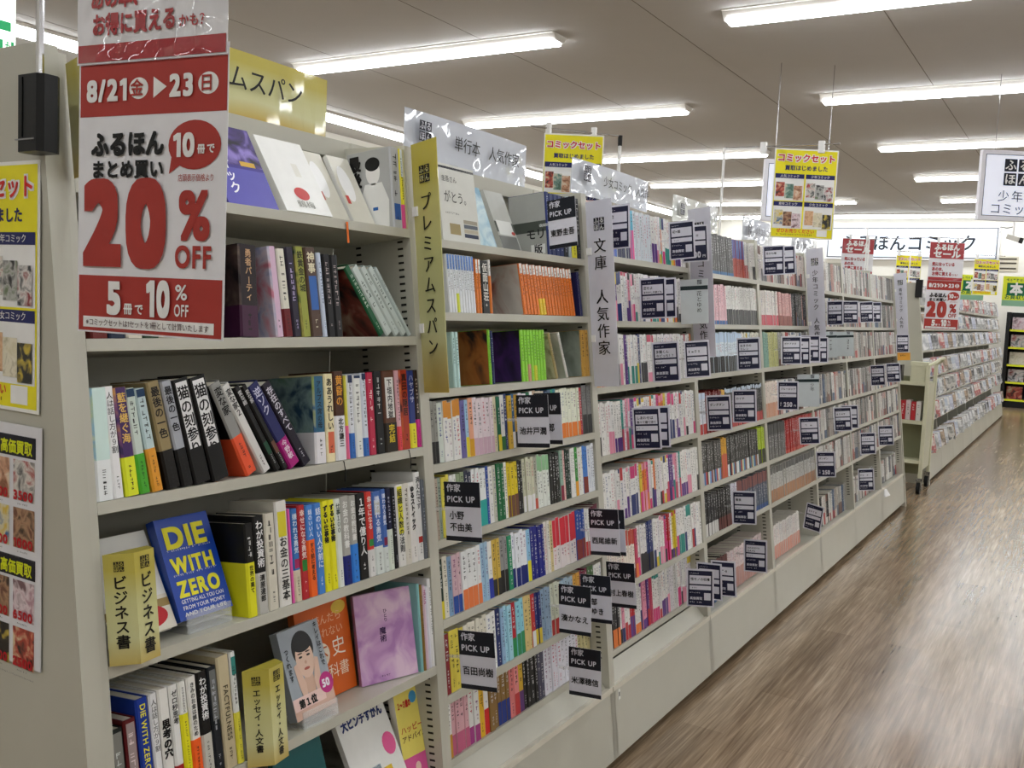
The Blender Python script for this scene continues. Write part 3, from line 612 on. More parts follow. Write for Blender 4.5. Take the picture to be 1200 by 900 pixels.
# gold folded corner signs --------------------------------------------------------
def prism(u, hb, txt, label):
    r = thing('corner_sign', L(u + .045, -.03, hb), label, 'shelf divider sign'); Hh = .178
    P = [(u, -.004), (u + .03, -.042), (u + .074, -.034), (u + .084, -.004)]
    mb = MB(FR); mb.hexa([(a, d, hb) for a, d in P], [(a, d, hb + Hh) for a, d in P], gold()); mb.build('folded_card', r)
    a, b, c = Vector((P[0][0], P[0][1], hb)), Vector((P[1][0], P[1][1], hb)), Vector((P[2][0], P[2][1], hb))
    mb = MB(FR); bw = (c - b).length; xd = (c - b) / bw
    mb.logo(b, xd, Z, bw * .5 - .010, .15, .02, gold(), paper('2a2618', .5)); mb.text(txt, b, xd, Z, bw * .5, .143, .132 / len(txt), paper('1f1c12', .5), 1, True, off=.001)
    xd = (b - a).normalized(); lw = (b - a).length; mb.logo(a, xd, Z, lw * .5 - .008, .15, .016, gold(), paper('2a2618', .5)); mb.text(txt, a, xd, Z, lw * .5, .143, .118 / len(txt), paper('1f1c12', .5), 1, True, off=.001)
    mb.build('lettering', r)
prism(-.004 + .022, .868, 'ビジネス書', 'gold folded corner sign at left end of the fourth shelf')
prism(.286, .6, 'エッセイ・人文書', 'gold folded corner sign between spines and face-out books, fifth shelf')

# ------------------------------------------------------------------ second bookcase: upper shelves
G2 = 'books on the upper shelves of the second bookcase'
def B2(sh, i, *a, **k):
    bd = k.get('band'); tp = k.get('top'); cn = cname(a[3])
    ex = ' with %s band' % cname(bd[0]) if bd else (' with %s top' % cname(tp[0]) if tp else '')
    return book(a[0], k.pop('d', .002), H2[sh], a[1], a[2], a[3], lab(cn, 'book', i, SHN[sh], 'second', ex), group=G2, D=k.pop('D', .106), hard=False, **k)
u = .923 + .03; n = 0
u = 1.030
for k in range(10):
    n += 1; B2(1, n, u, .0118, .146, 'e4e8ee', top=('5c86cc', .26), tcol='5a5a66', band=('d8e04a', .33) if k == 3 else None, lean=1.5); u += .0122
u += .003
for k in range(2): n += 1; B2(1, n, u, .0125, .141, 'de7a30', top=('e6e4de', .26), tcol='3a2a20', lean=0); u += .0129
n += 1; B2(1, n, u + .001, .036, .139, '191817', title='仮面山荘', tcol='e0ddd4', bold=1); u += .039
n += 1; B2(1, n, u, .011, .143, 'e0e0dc', band=('de7a30', .7), tcol='3a2a20'); u += .013
u = 1.395
for k in range(17): n += 1; B2(1, n, u, .0172 if k % 3 else .0186, .144 - .002 * (k % 2), 'de7428', top=('e6e2da', .2), tcol='5a2c14', lean=8, band=('e8c83a', .33) if k in (5, 6) else None, left=blotch('b4b3ae', 'c9c8c2', 'a06a60', 9) if k == 0 else None); u += .0178 if k % 3 else .0192
n = 0
for k in range(2): n += 1; B2(2, n, 1.030 + .015 * k, .0145, .139, 'b4d4d0', tcol='40605c')
n += 1; B2(2, n + 1, 1.197, .011, .146, '86c83c', tcol='2a4a1a', left=blotch('241c1c', 'a0602c', 'b0743c', 13))
n += 1; B2(2, n + 1, 1.2095, .012, .142, '20305c', tcol='b8c0dc')
n += 2
for k in range(8): n += 1; B2(2, n, 1.363 + .0172 * k, .0165, .145, '8ad23a', tcol='2a4a1a', band=('d09a80', .33) if k == 2 else ('d8d840', .3) if k == 4 else None, left=blotch('1c1a26', '3a2458', '54307a', 12) if k == 0 else None)
B2(2, 13, 1.560, .012, .141, 'a89868', lean=16, left=blotch('8a8060', 'c8c0a0', '6a6a50', 20))
B2(2, 14, 1.625, .011, .143, 'd8d8d0', lean=18, left=blotch('c8cabc', 'a8b09c', '7a8a70', 12))
for k in range(2): B2(2, 15 + k, 1.728 + .026 * k, .025, .145, 'c89a48', tcol='3a2a14', left=blotch('6a7468', '8e988c', 'a4ada0', 11) if k == 0 else None)
B2(1, 32, 1.742, .014, .138, '30355a', lean=6)
# top shelf of the second bookcase
def d_thanks(mb, W, H):
    R(mb, 0, W, 0, H, 'd2d3cc'); R(mb, 0, W, H * .94, H * .97, '26283a'); TX(mb, 'がとう。', W * .12, H * .52, W * .2, '17181a', 0, width=W * .7); TX(mb, '圭吾さん', W * .1, H * .78, W * .1, '2a2a2c', 0); mb.marks(O0, X, Z, W * .12, W * .5, H * .36, H * .39, paper('4a4a4a', .5), RNG, .0009, False)
    for k, c in enumerate(('26324a', 'b8b09a', '58606a', 'a09a88')): R(mb, W * .58, W * .96, H * (.08 + k * .06), H * (.13 + k * .06), c, .0008)
    R(mb, W * .2, W * .48, H * .1, H * .24, '9a8a5a', .0007)
cover('poster_stand', 1.04, .015, H2[0], .168, .20, .004, 'small upright printed panel thanking an author, top shelf of second bookcase', d_thanks, back=3, col='d2d3cc')
cover('book', 1.225, .03, H2[0], .09, .178, .016, 'pale blue and cream book leaning on top shelf beside the printed panel', lambda mb, W, H: R(mb, 0, W, 0, H, blotch('9cc0d0', 'c8dce0', '7aa4bc', 16)), back=16, col='dcdcc0')
def d_gr(mb, W, H): R(mb, 0, W, 0, H, 'b4b6b0'); R(mb, 0, W, H * .3, H * .48, '505450', .0006); R(mb, 0, W * .95, .0, H * .24, '70726e', .0006); R(mb, W * .1, W * .9, H * .26, H * .5, 'd8dad6', .0008); mb.ell(O0, X, Z, W * .85, H * .3, W * .1, H * .03, paper('b84a44', .4), .001)
cover('book', 1.365, .04, H2[0], .10, .185, .016, 'grey landscape book leaning in the middle of the top shelf', d_gr, back=18, col='b4b6b0')
def memface(mb, w, H):
    o = (0, .128, 0); m = lambda c: paper(c, .35); mb.rect(o, -Y, Z, .001, .124, .001, H - .001, m('9fa19c'), .0004); mb.rect(o, -Y, Z, .001, .124, H * .38, H * .55, m('4c504c'), .0006)
    mb.text('モリ', o, -Y, Z, .055, H * .28, .034, m('26282a'), 1, off=.001); mb.rect(o, -Y, Z, .07, .118, .005, H * .18, m('d8dad8'), .0008); mb.text('版', o, -Y, Z, .08, .008, .03, m('2a2a2c'), 1, off=.0014)
book(1.555, .002, H2[0], .02, .186, '2a3a6a', 'navy book showing its misty grey side cover, top shelf of second bookcase', front=memface, tcol='b8c4e0', group=G2)
for k in range(4): book(1.577 + .026 * k, .002, H2[0], .025, .184, '27365f' if k < 3 else '23262c', lab('navy blue' if k < 3 else 'black', 'book', 6 + k, 'top', 'second', ' behind the author card'), tcol='c0c8e0', group=G2)
book(1.69, .002, H2[0], .015, .188, 'a8b4bc', 'slim grey-blue book right of the author card on the top shelf', group=G2)
book(1.708, .002, H2[0], .030, .19, '17191c', 'thick black book with yellow foot at right end of second bookcase top shelf', tcol='d0d0cc', band=('e0d83a', .3), group=G2)
book(1.742, .002, H2[0], .024, .188, '17191c', 'black book in the right corner of second bookcase top shelf', tcol='d0d0cc', group=G2)

# ------------------------------------------------------------------ rows of paperbacks and comics
def vol(mb, w, H, D, col, band=None, top=None, rng=RNG, seed_marks=True, tcol=None):
    c = .0015; t = .0006; m = paper(col, .4)
    shell(mb, w, H, D, t, m, c=c); mb.box(t, w - t, .0017, D - .0005, .0003, H - .0006, PAGE)
    z0 = 0
    if band: z0 = H * band[1]; mb.rect(O0, X, Z, .0005, w - .0005, .0004, z0, paper(band[0], .4), .0003)
    zt = H - .003
    if top: zt = H * (1 - top[1]); mb.rect(O0, X, Z, .0005, w - .0005, zt, H - .0005, paper(top[0], .4), .0003)
    v = sum(int(col[i:i+2], 16) for i in (0, 2, 4)); tm = paper(tcol or ('2a2a2c' if v > 330 else 'd6d6d6'), .5)
    if seed_marks:
        tm = paper(rng.choice(('2a2a2c', '2a2a2c', 'b83050', '3a4a8a', '5a5a60', '7a3a6a')), .5) if (v > 560 and not tcol) else tm; lo = z0 + .004; s = w * .5; ln = rng.uniform(.45, .75) * (zt - lo)
        mb.marks(O0, X, Z, w * .26, w * .26 + s, zt - .006 - ln, zt - .006, tm, rng, .0006)
        if zt - ln - lo > .03: mb.marks(O0, X, Z, w * .36, w * .36 + w * .32, lo + .004, lo + rng.uniform(.4, .8) * (zt - ln - lo), tm, rng, .0006)
def expand(segs, rng):
    out = []
    for s in segs:
        n, col = s[0], s[1]; band = (s[2], s[3]) if len(s) > 3 and s[2] else None; top = (s[4], s[5]) if len(s) > 5 else None
        for k in range(n): out.append((col, band, top))
    return out
STOCK = MB()
def fill(hs, u0, u1, items, name, cat, group, where, H0, D, dd=.003, hv=.006, stock=False, lab0=1, kindword='paperback', rng=RNG, maxn=999, dz=0):
    n = len(items); ws = [rng.uniform(.8, 1.2) for _ in items]; k = (u1 - u0) / sum(ws); u = u0
    for i, (it, w_) in enumerate(zip(items, ws)):
        w = w_ * k; H = H0 + rng.uniform(-hv, hv * .3); lean = rng.uniform(-.6, .6); d = dd + rng.uniform(0, .004)
        col, band, top = it
        if stock or i >= maxn:
            mb = MB(); vol(mb, w - .0005, H, D, col, band, top, rng); STOCK.M = bframe(u, d, hs + dz, 0)
            for mi, m in enumerate(mb.mats): STOCK.mi(m)
            o = len(STOCK.v); STOCK.v += [STOCK.M @ p for p in mb.v]
            for f, q in zip(mb.f, mb.m): STOCK.f.append(tuple(o + j for j in f)); STOCK.m.append(STOCK.mats.index(mb.mats[q]))
        else:
            mb = MB(); vol(mb, w - .0006, H, D, col, band, top, rng); ob = mb.build(name, None, (0, 0, 0), frame=bframe(u, d, hs + dz, 0))
            ex = ' with %s foot' % cname(band[0]) if band else (' with %s top' % cname(top[0]) if top else '')
            tag(ob, '%s %s%s, %s from left %s' % (cname(col), kindword, ex, nth(i + lab0), where), cat, group)
        u += w
W_, C_ = 'e6e6e2', 'd8d4c4'
R4 = [(2, '8f8f88', '2a2a2a', .35), (1, 'cfd8cf'), (4, W_, None, 0, 'cf8a36', .28), (1, '6a64a0'), (1, '9fc4e0', 'e3d23a', .35), (1, 'e9a98a', 'd8a030', .3), (5, 'e6d9de', 'd0b0c0', .3), (1, 'd8d2b0'), (1, '2f6a50', 'e0d040', .3), (1, W_, '3a6a40', .25), (1, '30406a'), (1, 'd8b040'), (1, '2c5a8a', 'e8e8e8', .3), (1, 'c89a30', '303030', .3), (2, 'e4e0e8', '7a4a6a', .3), (1, '2f7050'), (1, W_, '222222', .2), (1, 'c0a890'), (3, 'c8c0b0'), (2, '4a5a7a'), (1, '3aa070'), (1, '207a8a'), (8, 'e6ead8', 'e07a30', .3), (1, 'b03040'), (4, '777777', '333333', .4)]
R5 = [(1, 'b0a090'), (1, '90a090'), (2, 'd8cc50'), (2, W_, '4a6a9a', .3), (2, '8a9a7a'), (2, '30364a'), (4, 'e8ecec', '2fa8a0', .45), (1, '3050a0'), (1, W_), (1, 'c8c8b8'), (2, '1f6a44'), (1, 'e8e8e0'), (3, 'e0c830', '6a4a3a', .4), (2, '202020'), (4, 'cfd0b8', 'e8e8e8', .3), (1, 'b0b0a0', 'c05040', .2), (4, 'e6ebe4', None, 0, '8fc090', .3), (4, '161818'), (1, '90b0a0', '802040', .3), (1, 'e0b8b0'), (2, '1d3a30'), (2, 'ecece8'), (1, '2f8a30', 'e8a030', .3), (2, W_), (2, '4a80d0', '7a3020', .35), (3, 'dfe4ea')]
R6 = [(1, '1e3a30', 'd8c830', .3), (1, C_), (1, '7fa0c0'), (2, 'd0b0b8', '3050a0', .3), (4, 'e4e6e6', 'e07a4a', .35), (2, '9fc0d8'), (1, W_, '3040a0', .35), (2, 'd0b050', '303030', .3), (2, '909090', '222222', .4), (1, '2f8a60'), (4, 'e6eaf0', '203070', .35), (1, '90c0e0', 'e0d830', .4), (4, '2a2f80'), (2, 'e4e0d8'), (1, 'd8c890'), (7, 'e8e0e0', None, 0, 'd8404a', .55), (3, '2f50a0', '8a3030', .4), (2, W_, 'c04040', .3), (3, '603040', 'd8d8d8', .3)]
R7 = [(1, '7a2430'), (3, 'd8c850'), (6, C_), (2, W_), (1, '203060'), (1, '90b0d0'), (2, '9fd0e0'), (1, 'b02030', '2f8a50', .35), (2, '8fd0e0', '3a8a5a', .4), (2, 'd8c080'), (1, 'c04040', 'e0e0e0', .3), (2, '303a70', 'd8c040', .3), (3, '90a8c0'), (3, 'd0d4c0', 'b03030', .3), (4, 'a8c0d0', 'd8d030', .3), (2, 'e0a850'), (3, '7a3048'), (2, '50704a'), (3, W_)]
R8 = [(1, '3a6ab0', 'd8c830', .35), (1, '202a50', 'd8a830', .35), (1, '6a9ac0', '50a040', .3), (1, W_, 'c89030', .4), (4, 'd8a8b0', 'c06080', .35), (2, 'e4e4e0', 'a04080', .3), (1, 'e0b030'), (1, W_, 'd03030', .45), (2, '8a6a40'), (3, '8a6a40', '203a80', .42), (1, 'e08080'), (1, 'e89090', 'c04040', .4), (1, 'd8b040', '5a3a70', .4), (4, '181818'), (2, '4a4a5a'), (10, 'e0e0ea'), (4, 'c8c090')]
GP = 'pocket paperbacks on the lower shelves of the second bookcase'
for sh, seg in zip((3, 4, 5, 6, 7), (R4, R5, R6, R7, R8)):
    fill(H2[sh], .921, 1.779, expand(seg, RNG), 'paperback', 'paperback', GP, 'on %s shelf of second bookcase' % SHN[sh], .150, .106, dd=.056 if sh == 7 else .003)
def rnd(n, bases, accents, pa=.78, full=.2, rng=RNG):
    out = []
    while len(out) < n:
        c = rng.choice(bases); b = (rng.choice(accents), rng.choice((.2, .28, .36, .42))) if rng.random() < pa else None
        t = (rng.choice(accents), rng.choice((.08, .15, .25))) if rng.random() < .25 else None
        if rng.random() < full: c = rng.choice(accents)
        for _ in range(rng.choice((1, 1, 1, 2, 3))): out.append((c, b, t))
    return out[:n]
WB = ['e4e4e2', 'dededc', 'e8e6e2', 'd8d6d4', 'e0dce0']; ACC = ['d0407a', 'b83038', '5a3a80', '2a3a6a', 'e07a40', '2f8a80', 'd8c040', 'e090a8', '2a2a30', 'c04a60']
GG = 'girls comics on the shelves of the third bookcase'
g3 = [[('f0b8b8', ('5a78c8', .28), ('f4c8c4', .2))] * 11 + [('e2e6e0', ('40445a', .3), None)] * 6 + [('58b4d4', ('dc5a98', .6), None)] * 2 + [('d0d8e0', None, None)] * 8 + rnd(17, WB, ACC),
      [('9cd0a0', None, ('6ab0d8', .3))] * 2 + [('8cb8e0', None, None)] * 2 + [('e0806a', None, None)] * 2 + rnd(38, WB, ACC),
      [('c0b898', ('3a2430', .2), None)] * 0 + rnd(44, ['e0a0ac', 'c83c48', 'd8d0d4', 'c84860'], ['c82a3c', 'f0d0d4', 'a83a8a', '6a5aa8'], .9),
      [('e4d4c4', ('e0a040', .35), None)] * 2 + [('e8e6e4', ('dc3a2a', .3), None)] * 3 + [('c82a70', ('d070a0', .3), None)] * 2 + rnd(37, WB, ACC), rnd(44, WB, ACC), [('e6dcd0', ('6a4a3a', .2), ('b8483a', .3))] * 12 + rnd(32, WB, ACC), rnd(44, WB, ACC)]
hs3 = [H3[0], H3[1], None, H3[2], H3[3], H3[4], H3[5]]
g3 = [g3[0], g3[1], g3[3], g3[4], g3[4][::-1], g3[5], g3[6]]
for sh in range(7):
    fill(H3[sh], 1.821, 2.679, g3[sh], 'girls_comic', 'comic book', GG, 'on %s shelf of third bookcase' % SHN[sh], .172 if sh != 1 else .168, .112, dd=.056 if sh == 6 else .003, kindword='comic')
DK = ['3c3c3a', '2a2a2a', '4a4a48', '20242c', '555552']; DA = ['d8d8d8', 'b84a3a', '4a7ab0', 'd8c040', '8a8a80', '2a4a7a']
MU = ['c8c6c0', 'a8a6a0', 'd4d2cc', '8a8884', 'd8d8d4', 'b0a8a0', '6a6864']; MA = ['a83a38', '5a5a60', '2a2a2c', 'd8d4cc', 'b88a80', '6a4a40', '485a78']
GB = 'boys comics on the shelves of the fourth bookcase'
b4 = [[('565654', ('38689a', .08), None)] * 26 + [('b85a50', None, ('5a6ab0', .5))] * 8 + rnd(8, MU, MA),
      [('e2e2de', ('3a6aa8', .1), None)] * 12 + [('e8c0c8', ('3a6aa8', .1), None)] * 8 + [('dcdcd8', ('2a2a2a', .4), None)] * 22,
      [('d8e4ee', ('3a3a3a', .4), ('b8d0e8', .25))] * 30 + rnd(12, ['c8dce8', 'd8d8c8'], DA),
      [('d8dce4', ('b83a38', .25), ('c8d8ec', .15))] * 4 + [('6a2020', None, None)] * 10 + [('d8a840', ('30363a', .5), None)] * 2 + [('484846', ('b84a48', .25), ('b8c8d8', .1))] * 26,
      [('484846', (c, .3), None) for c in ['b8b8b8', '4a7ab0', 'b84a48', 'd8d8c8', '6a9ad0', '8a4a48'] * 2] + [('d8a030', ('c85a48', .6), None)] * 3 + [('3e3e3c', (c, .3), None) for c in ['d8e0e0', '40708a', 'a84a48', 'c8d4a8', '4a7ab0', '8a5a48', 'd8d8d8'] * 3] + [('b0c83a', ('30302e', .4), None)] * 6,
      [('3a3a3a', ('d0d0cc', .3), None)] * 8 + [('1a1a1e', ('5a2a28', .3), None)] * 8 + [('d4d4e0', None, None)] * 4 + [('50586a', ('2f4f86', .12), ('7a4a48', .3))] * 22]
for sh in range(6):
    fill(H4[sh], 2.721, 3.579, b4[sh], 'boys_comic', 'comic book', GB, 'on %s shelf of fourth bookcase' % SHN[sh], .172, .112, kindword='comic')
fill(.266, 2.721, 3.579, [('232323', ('3a5a8a', .1), ('5a2a28', .3))] * 18 + [('d8c8c8', ('b88a80', .5), None)] * 26, 'boys_comic', 'comic book', GB, 'on base ledge of fourth bookcase', .175, .112, dd=.045, kindword='comic')
for b in range(4, 8):
    for sh in range(7):
        h = (H4 + [.266])[sh]; u0 = .9 * b + .021
        it = rnd(40, MU, MA, .6, .1)
        if b == 4: it = {0: rnd(40, ['d8d0c8', 'e0dcd8'], MA), 1: [('e0dcd6', ('c84a58', .3), None)] * 14 + [('d8a8a4', ('8a4a40', .3), None)] * 12 + rnd(14, DK, MA), 2: [('8ab0a0', None, None)] * 4 + [('c8c88a', None, None)] * 8 + rnd(28, MU, MA), 3: [('e8dcd0', ('d8a080', .4), None)] * 10 + rnd(30, WB, MA), 4: [('6a6a68', None, ('4a4a48', .3))] * 14 + [('a83430', ('c85a50', .1), None)] * 26, 5: [('b8b8b4', ('a87a58', .35), ('5a5a58', .2))] * 40, 6: [('d8d8d4', ('3a3a3a', .5), None)] * 10 + [('e4e0dc', ('d89a88', .4), None)] * 30}[sh]
        u1 = u0 + .858 - (.22 if b == 4 and sh == 6 else 0)
        fill(h, u0, u1, it, 'x', 'x', '', '', .172, .112, stock=True, dd=.045 if sh == 6 else .003)

# ------------------------------------------------------------------ cards hung on the shelf fronts
def cardframe(u, h, ph, g, d=-.03):
    p, g = math.radians(ph), math.radians(g); e = Vector((math.sin(p), -math.cos(p), 0)); v = Vector((0, 0, 1))
    e2 = math.cos(g) * e + math.sin(g) * v; v2 = math.cos(g) * v - math.sin(g) * e; n = e2.cross(v2)
    M = Matrix(((e2.x, v2.x, n.x, u), (e2.y, v2.y, n.y, d), (e2.z, v2.z, n.z, h), (0, 0, 0, 1)))
    return FR @ M
CO = Vector((0, 0, 0)); CX, CY = Vector((1, 0, 0)), Vector((0, 1, 0))
def clip(mb, W):   # clear stem that reaches back to the shelf edge
    mb.box(-.034, .004, -.07, -.062, -.0022, -.0012, clear())
def card(kind, name, u, h, ph, g, label, W=.1, Hh=.14):
    fr = cardframe(u, h, ph, g); fr = fr @ Matrix.Translation((0, 0, 0)); rng = RNG
    mb = MB(); mb.slab(CO, CX, CY, 0, W, -Hh, 0, .0012, LAVW)
    r_ = lambda a, b, c, d, m, o=.0004: mb.rect(CO, CX, CY, a * W, b * W, -c * Hh, -d * Hh, m, o)
    t_ = lambda s, x, y, z, m, b=1, **k: mb.text(s, CO, CX, CY, x * W, -y * Hh, z * W, m, b, off=.0009, **k)
    if kind[0] == 'A':
        dk = paper('22252e', .4)
        r_(0, 1, .42, 0, dk); r_(0, 1, 1, .92, dk)
        t_('作家', .07, .155, .2, LAVW); t_('PICK UP', .07, .34, .2, LAVW, 1.3, width=W * .8)
        for k, ln in enumerate(name.split('|')):
            m = len(name.split('|')); sz = .21 if m == 2 else min(.24, .86 / max(1, len(ln)))
            t_(ln, .5 if m == 1 else .12, (.74 if m == 1 else .62 + .2 * k), sz, BLK, 1, align='c' if m == 1 else 'l')
    else:
        r_(.06, .94, .965, .045, paper('232640', .4)); lv = LAVW
        r_(.11, .89, .40, .17, lv, .0007); r_(.11, .89, .55, .44, lv, .0007); mb.marks(CO, CX, CY, W * .12, W * .5, -Hh * .13, -Hh * .1, lv, rng, .0008, False)
        if name not in ('-', '…', 'tilted', '00'):
            for k, ln in enumerate(name.split('|')): t_(ln, .15, .28 + .1 * k - (.0 if '|' in name else -.02), min(.12, .7 / len(ln)), BLK, 1)
        else: mb.marks(CO, CX, CY, W * .15, W * .7, -Hh * .33, -Hh * .25, BLK, rng, .001, False)
        mb.marks(CO, CX, CY, W * .14, W * .4, -Hh * .52, -Hh * .48, BLK, rng, .001, False)
        if kind == 'C': t_('250' if name != '00' else '200', .3, .88, .3, lv, 2, width=W * .42); t_('円', .76, .88, .12, lv, 1); mb.marks(CO, CX, CY, W * .12, W * .22, -Hh * .88, -Hh * .7, lv, rng, .001)
        else:
            mb.marks(CO, CX, CY, W * .12, W * .55, -Hh * .65, -Hh * .61, lv, rng, .001, False); t_('高価買取', .12, .81, .115, lv, 1); mb.marks(CO, CX, CY, W * .12, W * .6, -Hh * .9, -Hh * .86, lv, rng, .001, False)
            r_(.64, .88, .82, .63, lv, .0007)
    ob = mb.build('author_card' if kind[0] == 'A' else 'title_card', None, (0, 0, 0), frame=fr); tag(ob, label, 'sign card', 'author cards' if kind[0] == 'A' else 'navy title cards on the shelf fronts')
    c = MB(); clip(c, W); c.build('clear_stem', ob, (0, 0, 0)); return ob
CARDS = [
('東野圭吾','A',1.505,1.777,-9,0,'author card on the top shelf of second bookcase, beside black spines'),
('池井戸潤','A',1.267,1.229,-2,-1,'author card on fourth shelf of second bookcase, whole name visible'),
('三郎','A',1.361,1.229,-14,0,'author card on fourth shelf of second bookcase, half hidden behind another card'),
('小野|不由美','A',.915,1.044,1,-1,'author card with a two-line name at left end of second bookcase'),
('西尾維新','A',1.649,.863,-2,0,'author card at the upright between second and third bookcase, sixth shelf height'),
('','A',1.692,.856,-3,0,'author card almost hidden behind another at right upright of second bookcase'),
('村上春樹','A',1.747,.682,-5,0,'author card in front of the white comics, lowest shelves of third bookcase'),
('宮部|みゆき','A',1.573,.681,-2,-1,'author card with a two-line name half covered by the card before it'),
('湊かなえ','A',1.439,.682,2,-3,'author card in front of two others, seventh shelf of second bookcase'),
('百田尚樹','A',.935,.684,2,0,'author card at lower left of second bookcase above the bottom row'),
('米澤穂信','A',1.476,.492,3,-3,'author card lowest of all, above the base box of second bookcase'),
('初恋','B',1.885,1.804,-11,-3,'title card peeking out behind the white vertical sign of third bookcase'),
('初×婚','B',2.426,1.805,2,-1,'title card on top shelf of third bookcase at its right end'),
('00','C',2.555,1.804,18,-1,'price card behind a title card, top shelf end of third bookcase'),
('恋せよ|まやかし天使ども','B',2.132,1.583,-4,-2,'title card with a two-line title on second shelf of third bookcase'),
('-','B',2.227,1.586,-5,-2,'title card directly behind another on second shelf of third bookcase'),
('多聞くん|今どっち！？','B',2.204,1.361,1,0,'title card on third row of third bookcase among red spines'),
('…','B',2.511,1.363,38,0,'title card right of the red spines, by the second tall white sign'),
('左ききの|エレン','B',3.136,1.372,22,-1,'title card right of the second tall white sign, among pale blue spines'),
('ダンダダン','B',2.718,1.145,3,0,'title card on dark red set at left of fourth bookcase'),
('のイチ','B',3.044,1.151,17,-2,'title card right of the dark red set in fourth bookcase'),
('しあわせは|食べて寝て待て','B',2.008,1.145,0,0,'title card in front of a second card, fourth row of third bookcase'),
('-','B',2.089,1.145,1,-1,'title card half hidden behind another, fourth row of third bookcase'),
('黄泉','B',2.966,.730,7,-2,'title card on the lower dark row of fourth bookcase'),
('SAKAMOTO|DAYS','B',3.085,.504,6,-3,'title card with Latin capitals above the base ledge of fourth bookcase'),
('怪モノの収穫','B',2.410,.519,16,-3,'foremost of three title cards fanned at bottom of third bookcase'),
('-','B',2.514,.523,-1,-2,'middle one of three title cards fanned at bottom of third bookcase'),
('-','B',2.669,.498,0,-1,'rearmost of three title cards fanned at bottom of fourth bookcase'),
('あかね噺','B',3.605,1.808,14,-2,'title card under the yellow hanging poster, top shelf of fifth bookcase'),
('-','B',3.796,1.820,14,-1,'title card behind another under the yellow hanging poster'),
('ガチアクタ','B',3.833,1.377,29,-3,'title card first of a row of four in fifth bookcase'),
('-','B',3.998,1.372,20,-3,'title card second of a row of four in fifth bookcase'),
('-','B',4.198,1.380,14,-3,'title card third of a row of four in fifth bookcase'),
('-','B',4.391,1.370,31,-3,'title card last of a row of four in fifth bookcase'),
('ブルーロック','C',3.725,1.158,9,-3,'price card showing 250 beside a white divider plate, fifth bookcase'),
('-','B',4.074,.953,14,0,'title card right of the red set in fifth bookcase'),
('-','B',4.840,.954,14,0,'title card in front of another on fifth row of sixth bookcase'),
('-','B',5.028,.954,12,-1,'title card behind another on fifth row of sixth bookcase'),
('-','B',5.964,1.168,-8,0,'left one of two title cards side by side in seventh bookcase'),
('-','B',6.539,1.165,1,0,'right one of two title cards side by side near run end'),
('ダンダン','C',4.384,.742,13,-1,'price card showing 250 low at right of fifth bookcase'),
('-','B',5.523,.742,28,-1,'title card low on seventh bookcase, left and below its neighbour'),
('-','B',6.126,.739,16,0,'title card low near run end, right and above its neighbour'),
('-','B',5.406,.522,26,-1,'title card lowest near the base of seventh bookcase'),
('tilted','B',4.143,.502,-14,-13,'tilted title card leaning over the base ledge of fifth bookcase'),
('-','B',4.827,1.579,-14,-3,'first title card in the row right of the third tall sign'),
('-','B',5.235,1.592,33,-3,'second title card in the row right of the third tall sign'),
('-','B',5.726,1.600,40,-1,'third title card in the row right of the third tall sign'),
('-','B',5.983,1.604,32,-3,'fourth title card in the row right of the third tall sign'),
('-','B',7.046,1.378,31,-3,'title card under the last narrow white sign at run end')]
for n_, k_, u_, h_, p_, g_, l_ in CARDS: card(k_, n_, u_, h_, p_, g_, ('black and white ' if k_ == 'A' else 'navy ') + l_)
# white divider plates with a dark stripe
def divider(u, h, ph, W, Hh, label, txt=None):
    fr = cardframe(u, h, ph, -2, -.012); mb = MB(); mb.slab(CO, CX, CY, 0, W, -Hh, 0, .004, paper('c9d2d4', .3)); mb.rect(CO, CX, CY, 0, W, -Hh * .24, -Hh * .15, paper('2a3a3c', .4), .0004)
    mb.logo(CO, CX, CY, W * .62, -Hh * .12, W * .16, paper('c9d2d4', .3), paper('3a3a40', .4))
    if txt: mb.text(txt, CO, CX, CY, W * .68, -Hh * .27, W * .2, BLK, 0, True)
    else: mb.marks(CO, CX, CY, W * .6, W * .74, -Hh * .8, -Hh * .3, BLK, RNG, .0006)
    tag(mb.build('divider_plate', None, (0, 0, 0), frame=fr), label, 'divider', 'white divider plates between comics')
divider(2.56, 1.60, 10, .105, .17, 'pale plate with dark stripe at right end of third bookcase second shelf', '花とゆめ')
divider(4.16, 1.175, 8, .11, .17, 'white plate with dark stripe behind a price card, fifth bookcase', '少年')
divider(4.66, 1.40, 10, .1, .15, 'white plate with dark stripe under third tall sign'); divider(5.1, 1.40, 10, .1, .15, 'white plate with dark stripe, second after third tall sign')

